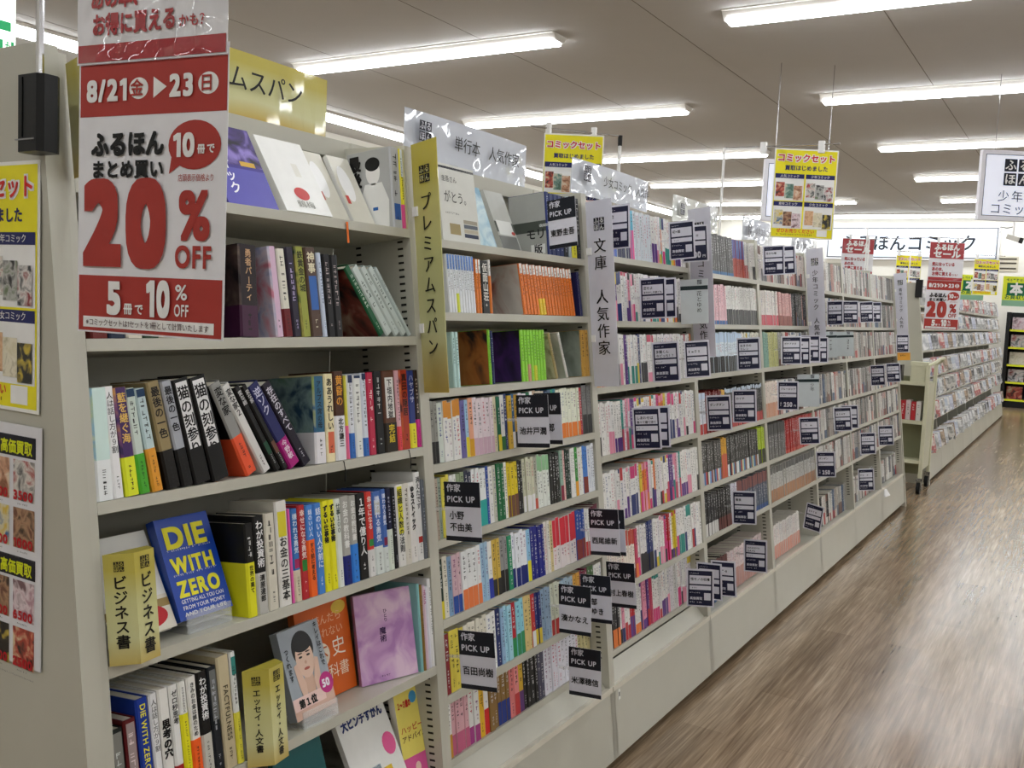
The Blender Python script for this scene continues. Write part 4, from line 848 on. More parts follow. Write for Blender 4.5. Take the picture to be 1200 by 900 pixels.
# ------------------------------------------------------------------ tall vertical signs
def vsign(u, h, ph, txt, label, mat, W=.098, Hh=.585, name='vertical_sign', g=-1, fg=None, curved=0.0, lz=.055):
    r = thing(name, L(u, 0, h - Hh), label, 'sign'); fr = cardframe(u, h, ph, g, -.006)
    mb = MB(fr); n = 8; th = .0018; prof = [(W * i / n, curved * ((i / n) ** 2)) for i in range(n + 1)]
    for i in range(n):
        (a, p), (b, q) = prof[i], prof[i + 1]
        mb.hexa([(a, -Hh, p - th), (b, -Hh, q - th), (b, -Hh, q), (a, -Hh, p)], [(a, 0, p - th), (b, 0, q - th), (b, 0, q), (a, 0, p)], mat)
    mb.build('printed_sheet', r)
    mb = MB(fr); o = Vector((0, 0, curved * .35 + .0008)); yd = CY
    mb.logo(o, CX, yd, W * .5 - .020, -lz - .04, .04, WHITE if fg is None else mat, paper('23252e', .5)); mb.build('logo', r); mb = MB(fr)
    s = min(.048, (Hh - lz - .1) / (len(txt) + 2)); mb.text(txt, o, CX, yd, W * .5, -lz - .065, s, BLK, .6, True, gap=.12)
    mb.build('lettering', r)
    for z in (.25, .72): mb = MB(fr); mb.box(-.012, .016, -Hh * z - .022, -Hh * z, -.006, .004, WHITE); mb.build('clip', r)
vsign(.899, 1.842, -17, 'プレミアムスパン', 'tall gold vertical sign between the nearest and second bookcase', gold(), fg=1)
vsign(1.80, 1.812, -9, '文庫　人気作家', 'tall white vertical sign between second and third bookcase', LAVW)
vsign(2.70, 1.885, -9, '少女コミック　人気作', 'tall white vertical sign between third and fourth bookcase, half behind cards', LAVW)
vsign(4.50, 1.861, -9, '少年コミック　人気作', 'tall white vertical sign between fifth and sixth bookcase', LAVW, Hh=.56)
vsign(7.215, 1.865, -9, '青年コミック　人気作', 'narrow tall white vertical sign at the far end of near run', LAVW, Hh=.5)
mb = MB(cardframe(.012, 1.822, -9, 1, -.005)); mb.slab(CO, CX, CY, 0, .10, -.18, 0, .002, gold()); tag(mb.build('gold_sign'), 'small gold sign on the near end panel edge, mostly behind red banner', 'sign')
mb = MB(cardframe(7.06, 1.235, 31, -3, -.03)); mb.slab(CO, CX, CY, 0, .1, -.06, 0, .001, paper('e0a040', .4)); mb.marks(CO, CX, CY, .015, .08, -.03, -.015, BLK, RNG, .0006, False); tag(mb.build('price_card'), 'small orange card hanging under the last navy title card', 'sign card')

# ------------------------------------------------------------------ header signs standing on the top rail
def header(y0, y1, z0, z1, txt, label, mat, tx, ts, logo=None, x=-1.632, tilt=.0, bulge=.02):
    r = thing('header_sign', (x, (y0 + y1) / 2, z0), label, 'sign'); mb = MB(); n = 14
    def P(i, z, off): f = i / n; return (x + .004 + bulge * math.sin(math.pi * f) * (1 - (z - z0) / (z1 - z0) * .5) + off, y0 + (y1 - y0) * f, z)
    for i in range(n): mb.hexa([P(i, z0, -.002), P(i + 1, z0, -.002), P(i + 1, z0, 0), P(i, z0, 0)], [P(i, z1, -.002), P(i + 1, z1, -.002), P(i + 1, z1, 0), P(i, z1, 0)], mat)
    mb.build('printed_sheet', r, smooth=False)
    mb = MB(); Wd = y1 - y0; o = Vector((x + .004 + bulge + .0008, y0, z0))
    mb.text(txt, o, Vector((0, 1, 0)), Vector((0, 0, 1)), tx * Wd, (z1 - z0) * .42, ts, BLK, .5, width=None)
    mb.build('lettering', r)
    if logo: mb = MB(); mb.logo(o, Vector((0, 1, 0)), Vector((0, 0, 1)), logo[0] * Wd, logo[1] * (z1 - z0), logo[2], LAVW, NAVY); mb.build('logo', r)
    mb = MB(); mb.box(x + .005, x + .022, y0 + .3 * Wd, y0 + .3 * Wd + .04, z0 - .012, z0 + .012, clear()); mb.build('clear_holder', r)
header(1.18, 1.765, 1.843, 1.982, 'プレミアムスパン', 'wide gold header sign on top rail of the nearest bookcase', gold(), .06, .056, None)
LW = laminate('cdd2dc', .35)
header(2.07, 2.71, 1.843, 1.98, '単行本　人気作家', 'wide white glossy header sign on top of the second bookcase', LW, .32, .045, (.06, .4, .055))
header(3.03, 3.70, 1.87, 1.995, '少女コミック　人気作', 'wide white header sign on top of the third bookcase', LW, .32, .042, (.08, .4, .055))
header(3.98, 4.56, 1.86, 1.98, '少年コミック　人気作', 'pale header sign on top of the fourth bookcase', laminate('d6d9d4', .3), .34, .036, (.07, .3, .05))
header(4.95, 5.5, 1.85, 1.985, '少年コミック', 'pale header sign on top of the fifth bookcase behind yellow poster', LW, .3, .042, (.07, .3, .05))
header(5.9, 6.5, 1.85, 1.97, '少年コミック', 'small pale header sign on top of the sixth bookcase', LW, .3, .042, (.07, .3, .05))

# ------------------------------------------------------------------ posters and banners
PICS = [('3a2a24', 'b8483a', 'd8c8a0'), ('4a6a5a', '7a9a90', 'c8c8b0'), ('8a5a40', 'd0a080', 'e0d0b8'), ('5a5a5a', 'd8d4cc', 'a83a38'), ('242424', 'b8b8b4', '6a7a5a'), ('303438', 'dcd8d4', '8a2a2c'), ('3a6a9a', 'd8d0b0', 'd8b83a'), ('6a4030', 'b08a6a', '3a2a20'), ('b8909a', 'e0d0d4', '7a5a60'), ('c89a70', 'e0b890', 'b07850'), ('d8d0b0', 'e6dfc8', 'b8b090'), ('1c1c1c', '2a2a28', 'c8b040')]
def comic_poster(o, xd, yd, W, H, name, label, hang=None, th=.0012):
    r = thing(name, Vector(o) + Vector(xd) * (W / 2), label, 'poster'); mb = MB(); o, xd, yd = Vector(o), Vector(xd), Vector(yd)
    mb.slab(o, xd, yd, 0, W, 0, H, th, paper('ebebe6', .4)); mb.build('sheet', r)
    mb = MB(); q = lambda a, b, c, d, m, k=1: mb.rect(o, xd, yd, a * W, b * W, c * H, d * H, m, .0004 * k)
    yel = paper('ece12c', .4); nv = paper('262c5e', .4)
    q(.02, .98, .015, .985, yel); rd = paper('d0332c', .45)
    for dx, dy, m, bo in ((0, 0, WHITE, 5), (0, 0, rd, 1.5)): mb.text('コミックセット', o, xd, yd, W * .04, H * .865, W * .13, m, bo, off=.0008 if m is WHITE else .0022, width=W * .92)
    mb.text('買取はじめました', o, xd, yd, W * .17, H * .765, W * .085, nv, 1.5, off=.0012, width=W * .68)
    for i, t in enumerate(('人気コミック', '少年コミック', '青年コミック', '少女コミック')):
        x0, y0 = .03 + .48 * (i % 2), .42 - .31 * (i // 2)
        q(x0, x0 + .455, y0, y0 + .29, WHITE, 2); q(x0, x0 + .455, y0 + .25, y0 + .30, nv, 3); mb.text(t, o, xd, yd, W * (x0 + .2275), H * (y0 + .262), W * .05, WHITE, .5, off=.0018, align='c')
        for k in range(3):
            a = x0 + .02 + .14 * k; b = y0 + .045 - .018 * k; q(a, a + .135, b, b + .16, blotch(*PICS[i * 3 + k], 45 / W * .3), 4 + k)
    mb.text('ぜひお売りください', o, xd, yd, W * .1, H * .065, W * .07, paper('d84a40', .45), 1, off=.0012, width=W * .6); mb.marks(o, xd, yd, W * .1, W * .68, H * .035, H * .052, BLK, RNG, .001, False)
    q(.74, .9, .03, .105, WHITE, 2); mb.build('print', r)
    if hang: hang(r)
    return r
def rod(mb, pts, m=None, r_=.003): mb.tube(pts, r_, m or metal('c8c8c8'), 8)
def sale_banner(o, xd, W, name, label, hang, k=1.0, short=False):
    o, xd, yd = Vector(o), Vector(xd), Vector((0, 0, 1)); r = thing(name, o + xd * (W / 2), label, 'banner'); s = W / .267
    V = lambda px: (390 - px) * .00119 * s; top = V(-170)
    lo = MB(); lo.slab(o, xd, yd, 0, W, 0, V(62), .0008, paper('e4e4e8', .4)); lo.build('lower_sheet', r)
    up = MB(); up.slab(o + xd.cross(yd) * .004, xd, yd, 0, W, V(76), top, .0008, laminate('e2e2e6', 1.1)); up.build('upper_sheet', r)
    mb = MB(); P = lambda x: (x - 95) / 171 * W
    q = lambda x0, x1, y0, y1, m, k=1: mb.rect(o, xd, yd, P(x0), P(x1), V(y1), V(y0), m, .0005 * k)
    t = lambda s_, x, y, z, m, b=1, w_=None: mb.text(s_, o, xd, yd, P(x), V(y), z * .00119 * s, m, b, off=.0022, width=(w_ / 171 * W) if w_ else None)
    q(97, 265, 76, 136, RED); t('8/21', 106, 118, 33, WHITE, 2, 50); mb.ell(o, xd, yd, P(167), V(106), 11 / 171 * W, 12 * .00121 * s, WHITE, .001); t('金', 158, 113, 20, RED, 1)
    mb.add([o + xd * P(a) + yd * V(b) + xd.cross(yd) * .001 for a, b in ((184, 94), (184, 118), (199, 106))], [(0, 1, 2)], WHITE); t('23', 203, 117, 33, WHITE, 2, 28); mb.ell(o, xd, yd, P(245), V(105), 11 / 171 * W, 12 * .00121 * s, WHITE, .001); t('日', 236, 112, 20, RED, 1)
    t('ふるほん', 112, 180, 30, BLK, 2.2, 86); t('まとめ買い', 112, 206, 22, BLK, 1.8, 86)
    mb.ell(o, xd, yd, P(231), V(172), 29 / 171 * W, 27 * .00121 * s, RED, .001); mb.add([o + xd * P(a) + yd * V(b) + xd.cross(yd) * .001 for a, b in ((206, 183), (217, 193), (203, 204))], [(0, 1, 2)], RED); t('10', 208, 184, 35, WHITE, 2, 26); t('冊', 235, 181, 11, WHITE, 2); t('で', 245, 181, 12, WHITE, 1.5)
    t('店頭表示価格より', 214, 212, 9, RED, .3, 40)
    t('20', 105, 304, 128, RED, 2.8, 104); t('%', 216, 276, 74, RED, 1.6, 38); t('OFF', 212, 309, 34, RED, 1.6, 42)
    q(97, 264, 322, 388, RED); t('5', 133, 365, 50, WHITE, 2.5, 20); t('冊', 153, 365, 14, WHITE, 1.5); t('で', 166, 365, 14, WHITE, 1.5); t('10', 180, 365, 54, WHITE, 2.5, 30); t('%', 213, 346, 24, WHITE, 1, 15); t('OFF', 212, 365, 19, WHITE, 1, 17)
    q(103, 256, 371, 384, WHITE, 2); t('※コミックセットは1セットを1冊として計算いたします', 107, 381, 9, paper('5a4a4a', .5), .2, 144)
    mb.build('lower_print', r)
    o2 = o + xd.cross(yd) * .0045; mb = MB()
    q2 = lambda x0, x1, y0, y1, m: mb.rect(o2, xd, yd, P(x0), P(x1), V(y1), V(y0), m, .0005); t2 = lambda s_, x, y, z, m, b, w_: mb.text(s_, o2, xd, yd, P(x), V(y), z * .00119 * s, m, b, off=.0014, width=w_ / 171 * W)
    RL = laminate('a5262e', 1.1); q2(97, 265, 54, 74, RL); t2('お得に買える', 114, 42, 26, RL, 1.8, 98); t2('かも？', 214, 42, 15, RL, 1.2, 34); t2('あの本、', 112, 12, 26, RL, 1.8, 66); t2('気になっている', 112, -20, 26, RL, 1.8, 112)
    q2(97, 265, -168, -66, RL); t2('ふるほん', 118, -122, 42, WHITE, 2, 124); t2('セール', 114, -76, 50, WHITE, 2, 134)
    mb.build('upper_print', r); hang(r, o, xd, W, top); return r
def near_hang(r, o, xd, W, top):
    mb = MB(); zt = o.z + top + .02; rod(mb, [Vector((-1.377, .872, zt)), o + Vector((-.05, .005, zt - o.z)), o + xd * (W + .03) + Vector((0, 0, zt - o.z))]); mb.build('arm', r)
    for f in (.2, .8):
        mb = MB(); p = o + xd * (W * f) + Vector((0, 0, top)); mb.box(p.x - .008, p.x + .008, p.y - .01, p.y + .012, p.z - .01, p.z + .03, WHITE); mb.build('clip', r)
sale_banner((-1.256, .855, 1.3985), (.992, .127, 0), .267, 'sale_banner', 'large red and white sale banner hanging in front of the near end panel', near_hang)
r = thing('magnet_pole', (-1.366, .86, 1.66), 'black magnetic pole base with chrome rod on near end panel', 'pole')
mb = MB(); mb.cbox(-1.409, -1.348, .853, .8905, 1.659, 1.772, .008, paper('1c1d1f', .35)); mb.build('magnet_base', r)
mb = MB(); mb.box(-1.392, -1.389, .8515, .854, 1.68, 1.768, paper('0a0a0a', .3)); mb.box(-1.407, -1.36, .8515, .854, 1.676, 1.678, paper('8a8a8a', .3)); mb.build('lever', r)
mb = MB(); rod(mb, [(-1.377, .872, 1.765), (-1.377, .872, 2.085)], metal('d8d8dc', .15), .006); mb.build('rod', r)
# end panel posters
comic_poster((-1.402 - .287, .889, 1.259), (1, 0, 0), (0, 0, 1), .287, .394, 'wall_poster', 'yellow comic set poster on the near end panel, upper one of two')
def trade():
    o, xd, yd, W, H = Vector((-1.394 - .29, .889, .844)), Vector((1, 0, 0)), Vector((0, 0, 1)), .29, .394
    r = thing('wall_poster', o, 'white price poster with red prices on near end panel, lower one of two', 'poster'); mb = MB(); mb.slab(o, xd, yd, 0, W, 0, H, .0012, paper('dedee2', .35)); mb.build('sheet', r)
    mb = MB(); rd = paper('c03038', .45); yl = paper('d8e02a', .4); dkn = paper('1d2030', .4)
    prices = [['5000', '4000', '8000', '3500'], ['3000', '2000', '3500', '1000'], ['4500', '3000', '2500', '6500'], ['1500', '1800', '2000', '2500']]
    for hfi in range(2):
        y = H * (.955 - .5 * hfi); mb.rect(o, xd, yd, W * .04, W * .95, y - .034, y, dkn, .0006); mb.text('高価買取', o, xd, yd, W * .62, y - .028, .024, yl, 1.5, off=.001, width=W * .3); mb.text('カード', o, xd, yd, W * .3, y - .027, .02, WHITE, 1, off=.001)
        for rr in range(2):
            for c in range(4):
                x0 = W * (.03 + .237 * c); y0 = y - .105 - .078 * rr; mb.rect(o, xd, yd, x0, x0 + W * .2, y0, y0 + .066, blotch(*PICS[(hfi * 5 + rr * 4 + c) % 12], 40), .0006)
                mb.text(prices[hfi * 2 + rr][c], o, xd, yd, x0 + .001, y0 + .002, .02, rd, 2, off=.0012, width=W * .19); mb.marks(o, xd, yd, x0 + .012, x0 + .04, y0 - .007, y0 - .004, BLK, RNG, .0008, False)
        mb.marks(o, xd, yd, W * .05, W * .95, y - .2, y - .197, paper('6a6a6a', .5), RNG, .0008, False)
    mb.build('print', r)
trade()
# poster over the fourth bookcase and the one behind the header signs
def pole_hang(xp, yp, zbase, ztop, x_end):
    def f(r):
        mb = MB(); rod(mb, [(xp, yp, zbase), (xp, yp, ztop)], WHITE, .006); mb.build('pole', r)
        mb = MB(); rod(mb, [(xp - .005, yp, ztop), (x_end, yp + (x_end - xp) * .15, ztop + .006)]); mb.build('arm', r)
        for q in (.35, .85):
            mb = MB(); a = xp + (x_end - xp) * q; mb.box(a - .012, a + .012, yp - .012 + (a - xp) * .15, yp + .012 + (a - xp) * .15, ztop - .03, ztop + .02, WHITE); mb.build('clip', r)
    return f
comic_poster((-1.252, 4.18, 1.81), Vector((.238, .145, 0)).normalized(), (0, 0, 1), .277, .385, 'hanging_poster', 'yellow comic set poster hanging high over the fourth bookcase', pole_hang(-1.47, 4.15, 1.7, 2.20, -.99))
comic_poster((-1.832, 3.176, 1.735), Vector((.855, .52, 0)).normalized(), (0, 0, 1), .226, .38, 'hanging_poster', 'yellow comic set poster half hidden behind the white header signs', None)
r = thing('poster_pole', (-1.642, 3.44, 1.84), 'white pole with black tip and arm holding the half-hidden yellow poster', 'pole')
mb = MB(); rod(mb, [(-1.642, 3.44, 1.843), (-1.642, 3.44, 2.13)], WHITE, .007); mb.build('pole', r); mb = MB(); rod(mb, [(-1.642, 3.44, 2.10), (-1.642, 3.44, 2.14)], BLK, .009); mb.build('tip', r)
mb = MB(); rod(mb, [(-1.642, 3.44, 2.137), (-1.88, 3.15, 2.137)]); mb.build('arm', r)
for f in (.3, .8):
    mb = MB(); p = Vector((-1.642, 3.44, 2.137)).lerp(Vector((-1.88, 3.15, 2.137)), f); mb.box(p.x - .009, p.x + .009, p.y - .008, p.y + .008, p.z - .018, p.z + .022, WHITE); mb.build('clip', r)
def post_hang(px, py, pz):
    def f(r, o, xd, W, top):
        zt = o.z + top + .03; mb = MB(); rod(mb, [(px, py, zt), o + Vector((0, 0, top + .03)), o + xd * (W + .02) + Vector((0, 0, top + .03))]); mb.build('arm', r)
        mb = MB(); rod(mb, [(px, py, pz), (px, py, zt)], WHITE, .006); mb.build('pole', r)
        for q in (.25, .8):
            mb = MB(); p = o + xd * (W * q) + Vector((0, 0, top)); mb.box(p.x - .008, p.x + .008, p.y - .008, p.y + .008, p.z - .01, p.z + .035, WHITE); mb.build('clip', r)
    return f
sale_banner((-1.005, 7.02, 1.43), (.85, .52, 0), .236, 'sale_banner', 'red and white sale banner hanging over the book cart', post_hang(-1.44, 7.224, 1.82))
sale_banner((-1.963, 8.72, 1.476), (.85, .52, 0), .282, 'sale_banner', 'red sale banner of which only the top shows over the shelf tops', post_hang(-1.63, 8.09, 1.842))
def rail_pole(x1_, y_):
    def f(r):
        zt = 2.17; mb = MB(); rod(mb, [(-1.62, y_, 1.842), (-1.62, y_, zt)], WHITE, .006); mb.build('pole', r)
        mb = MB(); rod(mb, [(-1.62, y_, zt), (x1_, y_ + .02, zt), (x1_ + .26, y_ + .17, zt)]); mb.build('arm', r)
        for q in (.1, .9):
            mb = MB(); a, b = x1_ + .22 * q, y_ + .13 * q; mb.box(a - .01, a + .01, b - .008, b + .03, 2.125, 2.18, WHITE); mb.build('clip', r)
    return f
comic_poster((-1.753, 10.15, 1.756), Vector((.86, .5, 0)).normalized(), (0, 0, 1), .255, .38, 'hanging_poster', 'small yellow comic set poster above the narrow white sign at run end', rail_pole(-1.753, 10.14))
comic_poster((-1.09, 10.56, 1.775), Vector((.86, .5, 0)).normalized(), (0, 0, 1), .255, .36, 'hanging_poster', 'small yellow comic set poster right of the far red banner', rail_pole(-1.09, 10.55))
def green(o, W, H, label):
    o, xd, yd = Vector(o), Vector((.86, .5, 0)).normalized(), Vector((0, 0, 1)); r = thing('hanging_sign', o, label, 'sign')
    mb = MB(); mb.slab(o, xd, yd, 0, W, 0, H, .001, paper('dce63a', .4)); mb.build('sheet', r)
    mb = MB(); gm = paper('1f6a4a', .4); mb.rect(o, xd, yd, W * .15, W * .85, H * .36, H * .78, gm, .0005); mb.text('本', o, xd, yd, W * .26, H * .42, W * .46, WHITE, 2, off=.001); mb.text('お買取り', o, xd, yd, W * .08, H * .25, W * .2, gm, 1, off=.001); mb.marks(o, xd, yd, W * .1, W * .9, H * .83, H * .93, gm, RNG, .0008, False); mb.rect(o, xd, yd, 0, W, 0, H * .2, paper('8ab89a', .4), .0006); mb.build('print', r)
green((-.87, 11.25, 1.69), .29, .31, 'yellow and green hanging book sign at right edge of the view'); green((-1.26, 11.0, 1.735), .26, .26, 'yellow and green hanging book sign behind the far red banner')

# ------------------------------------------------------------------ ceiling and wall signs
r = thing('hanging_sign', (-.48, 9.22, 2.36), 'white framed comic sign hanging from the ceiling at the right', 'sign'); o = Vector((-.93, 8.96, 2.36)); xd = Vector((.86, .51, 0)).normalized(); yd = Vector((0, 0, 1))
mb = MB(); mb.slab(o, xd, yd, 0, 1.05, 0, .58, .05, paper('e8e8f0', .35)); mb.build('frame', r)
mb = MB(); mb.rect(o, xd, yd, .03, 1.02, .035, .545, paper('4a4e58', .5), .0008); mb.rect(o, xd, yd, .035, 1.015, .04, .54, emit('e2e6f4', .35), .0015); mb.build('face', r)
mb = MB(); dn = paper('2a2f3a', .5); mb.logo(o, xd, yd, .19, .29, .22, WHITE, dn, .003); mb.text('少年', o, xd, yd, .15, .165, .1, dn, 0, off=.004, gap=.15); mb.text('コミック', o, xd, yd, .09, .06, .1, dn, 0, off=.004); mb.build('lettering', r)
for f in (.1, .95):
    mb = MB(); rod(mb, [o + xd * f + yd * .58, o + xd * f + yd * (CZ - 2.36)], metal('a0a0a0'), .003); mb.build('wire', r)
r = thing('hanging_sign', (-1.55, 8.5, 2.3), 'white framed hanging sign mostly hidden behind the yellow hanging poster', 'sign'); o = Vector((-2.47, 7.99, 2.265)); xd = Vector((.86, .51, 0)).normalized(); yd = Vector((0, 0, 1))
mb = MB(); mb.slab(o, xd, yd, 0, .6, 0, .51, .05, paper('e8e8f0', .35)); mb.build('frame', r)
mb = MB(); mb.rect(o, xd, yd, .03, .57, .035, .475, paper('4a4e58', .5), .0008); mb.rect(o, xd, yd, .035, .565, .04, .47, emit('e2e6f4', .35), .0015); mb.build('face', r)
for f in (.08, .52):
    mb = MB(); rod(mb, [o + xd * f + yd * .51, o + xd * f + yd * (CZ - 2.265)], metal('a0a0a0'), .003); mb.build('wire', r)
# big light box on the back wall
r = thing('wall_sign', (-3.2, 20.36, 2.7), 'big white illuminated sign on the back wall with dark lettering', 'sign'); o = Vector((-4.9, 20.32, 2.71)); xd, yd = Vector((1, 0, 0)), Vector((0, 0, 1)); W, H = 3.21, .66
mb = MB(); mb.slab(o, xd, yd, 0, W, 0, H, .075, paper('e8e8ea', .4)); mb.build('frame', r)
mb = MB(); mb.rect(o, xd, yd, .03, W - .03, .03, H - .03, paper('6a6e74', .5), .001); mb.rect(o, xd, yd, .055, W - .055, .055, H - .055, emit('dbe8f2', .22), .002); mb.build('face', r)
mb = MB(); mb.text('ふるほんコミック', o, xd, yd, .28, .2, .34, paper('2a3038', .5), .9, off=.005, width=2.55); mb.build('lettering', r)
mb = MB(); mb.box(-1.75, -1.35, 20.385, 20.4, 2.52, 2.8, paper('c8c2b0', .6))
for z in (2.56, 2.66, 2.74): mb.box(-1.74, -1.38, 20.38, 20.386, z, z + .03, paper('4a463e', .6))
tag(mb.build('notice'), 'small striped notice on the wall beside the big white sign', 'notice')
r = thing('security_camera', (-1.16, 16, 2.75), 'grey security camera on a white drop pole at the right', 'camera')
mb = MB(); mb.tube([(-1.16, 16, CZ), (-1.16, 16, 2.82)], .018, WHITE); mb.build('pole', r)
mb = MB(FRC := Matrix.Translation((-1.15, 16, 2.78)) @ Matrix.Rotation(math.radians(18), 4, 'Y')); mb.cbox(-.1, .08, -.035, .035, -.035, .035, .01, paper('b8b4aa', .4)); mb.build('body', r)
mb = MB(FRC); mb.cbox(.08, .13, -.04, .04, -.04, .04, .01, BLK); mb.build('lens_hood', r)
mb = MB(); mb.tube([(-1.16, 16, 2.95), (-1.25, 16, 2.93), (-1.34, 16, 2.95), (-1.34, 16, 2.86)], .008, paper('8a8a86', .5)); mb.build('cable', r)
# emergency exit sign
r = thing('exit_sign', (-4.98, 2.8, 2.63), 'lit white and green emergency exit sign at upper left corner', 'sign')
mb = MB(); mb.box(-5.06, -4.98, 2.55, 3.016, 2.62, 3.12, paper('e8eeea', .4)); mb.build('housing', r)
o, xd, yd = Vector((-4.979, 2.55, 2.63)), Vector((0, 1, 0)), Vector((0, 0, 1)); mb = MB(); gm = emit('0f9a5a', .55)
mb.rect(o, xd, yd, .0, .466, -.01, .49, emit('f4fff6', 1.1), .001); mb.rect(o, xd, yd, .02, .44, .136, .183, gm, .002); mb.rect(o, xd, yd, .02, .456, .025, .087, gm, .002); mb.rect(o, xd, yd, .396, .44, .027, .085, emit('f4fff6', 1.1), .003)
mb.ell(o, xd, yd, .421, .077, .005, .0055, gm, .004)
for a, b in (((.42, .07), (.416, .052)), ((.416, .052), (.404, .03)), ((.416, .052), (.428, .042)), ((.428, .042), (.432, .028)), ((.42, .068), (.406, .06)), ((.42, .068), (.433, .06))):
    va, vb = Vector(a), Vector(b); n2 = Vector((-(vb - va).y, (vb - va).x)).normalized() * .003
    mb.add([o + xd * p.x + yd * p.y + Vector((.004, 0, 0)) for p in (va - n2, vb - n2, vb + n2, va + n2)], [(0, 1, 2, 3)], gm)
mb.build('face', r)
mb = MB(); mb.tube([(-5.02, 2.7, CZ), (-5.02, 2.7, 3.11)], .012, WHITE); mb.build('hanger', r)
# base labels
mb = MB(FR); mb.box(1.838, 1.853, -.0012, -.0002, .212, .245, paper('e2e2dc', .5)); mb.rect((1.841, -.0014, .222), X, Z, 0, .009, 0, .014, paper('6a6a64', .5)); tag(mb.build('price_label'), 'tiny white label on the base box of the third bookcase', 'label')
mb = MB(FR); mb.hexa([(6.36, -.012, .2), (6.45, -.03, .2), (6.45, -.0008, .2), (6.36, -.0008, .2)], [(6.39, -.004, .25), (6.43, -.01, .25), (6.43, -.0008, .25), (6.39, -.0008, .25)], WHITE); tag(mb.build('paper_tag'), 'small white folded tag on the base box near the far run end', 'tag')
# magazines hanging at the run end
for k, (c, l_) in enumerate((('e2e2de', 'white magazine standing on the last base ledge corner'), ('1c1c1e', 'black folder standing at the run end beside white magazine'))):
    mb = MB(FR); mb.cbox(7.10 + .035 * k, 7.128 + .035 * k, .05, .2, .268, .45, .002, paper(c, .35)); mb.marks((7.10 + .035 * k, .0495, .268), X, Z, .006, .02, .02, .16, BLK if k == 0 else RED, RNG, .0006); tag(mb.build('magazine'), l_, 'magazine')

# ------------------------------------------------------------------ book cart
r = thing('book_cart', (-1.42, 9.04, 0), 'cream metal book cart on castors at the end of the near run', 'cart'); CM = paper('d0cfb4', .4)
x1 = -1.175; x0 = -1.72; ya, yb = 8.80, 9.26
for k, y in enumerate((ya, yb)):
    mb = MB(); mb.cbox(x1 - .03, x1, y - .015, y + .015, .14, 1.11, .004, CM); mb.build('post', r); mb = MB(); mb.cbox(x0, x0 + .03, y - .015, y + .015, .14, 1.11, .004, CM); mb.build('post', r)
mb = MB(); mb.box(x1 - .02, x1 - .012, ya + .016, yb - .016, .2, .95, paper('c4c3ac', .4)); mb.build('end_plate', r)
for y0_, z in ((.0, .28), (.0, .62), (.0, .955)):
    mb = MB(); mb.box(x0 + .031, x1 - .031, ya + .0, yb - .0, z - .015, z, CM); mb.box(x0 + .031, x1 - .031, ya - .004, ya + .006, z - .02, z + .012, CM); mb.build('shelf', r)
mb = MB(); mb.box(x0 + .031, x1 - .031, (ya + yb) / 2 - .006, (ya + yb) / 2 + .006, .14, 1.0, paper('8a8b70', .5)); mb.build('divider', r)
mb = MB(); mb.tube([(x1 - .015, ya, 1.11), (x1 + .03, ya + .04, 1.14), (x1 + .055, ya + .12, 1.17), (x1 + .055, yb - .12, 1.17), (x1 + .03, yb - .04, 1.14), (x1 - .015, yb, 1.11)], .013, CM, 10); mb.build('handle', r)
for x, y in ((x1 - .02, ya), (x1 - .02, yb), (x0 + .02, ya), (x0 + .02, yb)):
    c = thing('castor', (x, y, 0), None, None); c.parent = r; c.location = Vector((x, y, 0)) - r.location; c['o_'] = [x, y, 0]
    mb = MB(); n = 16
    mb.hexa([(x - .014, y + .05 * math.cos(6.283 * k / n), .051 + .05 * math.sin(6.283 * k / n)) for k in range(n)], [(x + .014, y + .05 * math.cos(6.283 * k / n), .051 + .05 * math.sin(6.283 * k / n)) for k in range(n)], paper('17181a', .5)); mb.build('wheel', c)
    mb = MB(); mb.box(x - .022, x - .016, y - .02, y + .02, .04, .13, metal('a8a8a8')); mb.box(x + .016, x + .022, y - .02, y + .02, .04, .13, metal('a8a8a8')); mb.box(x - .022, x + .022, y - .02, y + .02, .115, .14, metal('a8a8a8')); mb.build('fork', c)
r = thing('storage_bin', (-1.26, 8.9, .956), 'cream plastic bin standing on the top of the book cart', 'bin'); mb = MB(); mb.cbox(-1.335, -1.21, 8.82, 8.98, .956, 1.10, .008, CM); mb.build('body', r); mb = MB(); mb.cbox(-1.34, -1.205, 8.815, 8.985, 1.1005, 1.135, .008, CM); mb.build('lid', r)
for k in range(5):
    mb = MB(); mb.box(-1.68 + .06 * k, -1.65 + .06 * k, 8.83, 8.96, .956, 1.10 + .02 * (k % 2), paper(['1c1c1c', '26241e', '1a1a1a', '8a8a2a', '1c1c1e'][k], .4)); tag(mb.build('cart_book'), 'dark book upright on top of the cart, %s from its left' % nth(k + 1), 'book', 'dark books on the cart top')
for k in range(11):
    c = ['1c1c1c', 'e2e2de', '1c1c1c', '2a2a2a', 'b83a40', 'd8b8b8', 'b83a40', 'b83a40', 'd8c8c8', 'b83a40', 'd8d4d0'][k]; mb = MB(); mb.box(-1.68 + .0415 * k, -1.642 + .0415 * k, 8.815, 8.93, .6325, .79 + .006 * (k % 3), paper(c, .4)); mb.marks((-1.68 + .0415 * k, 8.8148, .6325), X, Z, .01, .026, .03, .14, WHITE if cname(c) in ('black', 'red', 'dark grey') else BLK, RNG, .0004)
    tag(mb.build('cart_book'), '%s book on middle cart shelf, %s from its left' % (cname(c), nth(k + 1)), 'book', 'books on the middle shelf of the cart')

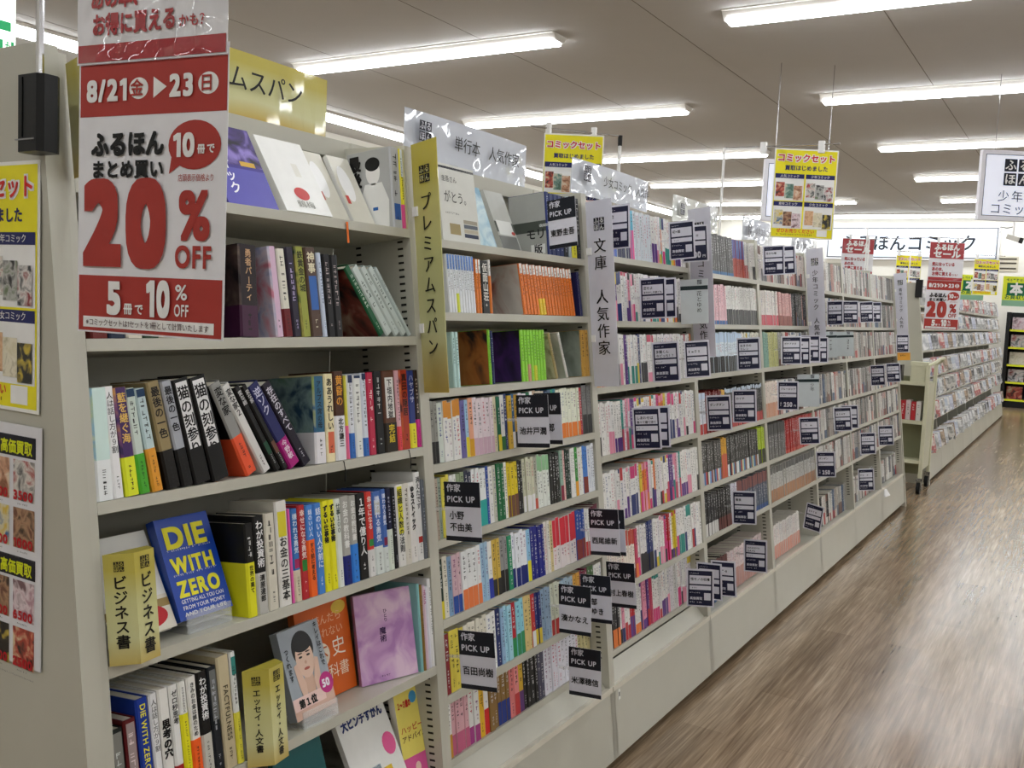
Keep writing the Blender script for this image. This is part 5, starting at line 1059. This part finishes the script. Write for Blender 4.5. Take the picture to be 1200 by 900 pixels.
# ------------------------------------------------------------------ the far run
YF = 9.42
def far_case(k, label):
    y0 = YF + .9 * k; u0 = y0 - YB
    return bookcase(8 + k, u0, H4[:], label, 1)
FARL = ['first', 'second', 'third', 'fourth', 'fifth', 'sixth', 'seventh', 'eighth', 'ninth']
for k in range(9): far_case(k, 'cream bookcase of the far run, %s one behind the book cart' % FARL[k])
end_panel(YF - .035, YF - .004, 'end_panel', 'cream end panel of the far run, behind the book cart')
mb = MB(); mb.box(-1.43, -1.372, YF - .075, YF - .0385, 1.70, 1.86, BLK); tag(mb.build('magnet_holder'), 'black magnetic holder on the far run end panel', 'holder')
for sh in range(7):
    h = (H4 + [.266])[sh]; u = YF - YB + .05; cnt = {}
    while u < 9 * .9 + YF - YB - .15:
        rng = RNG; W = rng.choice((.17, .19, .2, .22)); H = rng.uniform(.155, .168) if sh else rng.uniform(.17, .21)
        pal = rng.choice([('d8d8d8', '8a8a88', 'b8b8b4'), ('d8d8d8', 'a0a4a8', 'e4e4e4'), ('c8ccd8', 'a0a4b8', 'e0e0e4'), ('6a6a68', 'c8c4bc', '3a3a3a'), ('d8d4cc', 'b04a48', '8a8a88'), ('3a3a3c', '8a8a8a', 'c8c8c4'), ('a8b4c4', 'd8d8d8', '6a7088'), ('b8a088', '6a5a48', 'd8d0c8')])
        def dr(mb, W, H): R(mb, 0, W, 0, H, blotch(*pal, 14)); R(mb, W * .1, W * .9, H * .84, H * .92, 'e0e0dc', .0006)
        fi = int((u - (YF - YB)) / .9); cnt[fi] = cnt.get(fi, 0) + 1
        cover('magazine', u, .055, h, W, H, .01, '%s magazine face-out, %s along %s shelf, %s far bookcase' % (cname(pal[0]), nth(cnt[fi]), SHN[sh], FARL[fi]), dr, back=rng.uniform(4, 9), yaw=-28 + rng.uniform(-4, 4), col=pal[0], group='magazines face-out along the far run')
        u += W * .95 + .01
mb = STOCK; ob = mb.build('comic_stock'); tag(ob, 'packed comics filling the far four bookcases of the near run', 'comics', None, 'stuff')

# ------------------------------------------------------------------ black magazine rack at the far right
r = thing('magazine_rack', (-.6, 19.95, 0), 'black framed magazine rack against the back wall at right edge', 'rack')
mb = MB(); mb.box(-1.42, -1.36, 19.75, 20.3, 0, 1.75, BLK); mb.box(.3, .36, 19.75, 20.3, 0, 1.75, BLK); mb.build('side', r)
mb = MB(); mb.box(-1.359, .299, 20.2, 20.3, 0, 1.75, BLK); mb.build('back', r); mb = MB(); mb.box(-1.359, .299, 19.8, 20.19, 0, .12, BLK); mb.build('plinth', r)
for k in range(5):
    z = .12 + .32 * k; mb = MB(); mb.box(-1.359, .299, 19.78, 20.19, z, z + .03, BLK); mb.box(-1.355, .295, 19.774, 19.779, z, z + .035, paper('d8dc3a', .4)); mb.build('shelf', r)
    for j in range(5):
        p = PICS[(k * 5 + j) % 12]; mb = MB(); x = -1.33 + .33 * j; mb.box(x, x + .26, 19.95, 19.965, z + .031, z + .26, blotch(*p, 10)); tag(mb.build('rack_magazine'), '%s magazine in black rack, %s shelf from the floor, %s across' % (cname(p[0]), FARL[k], FARL[j]), 'magazine', 'magazines in the black rack')
for ob in list(COL.objects):
    if 'o_' in ob: del ob['o_']
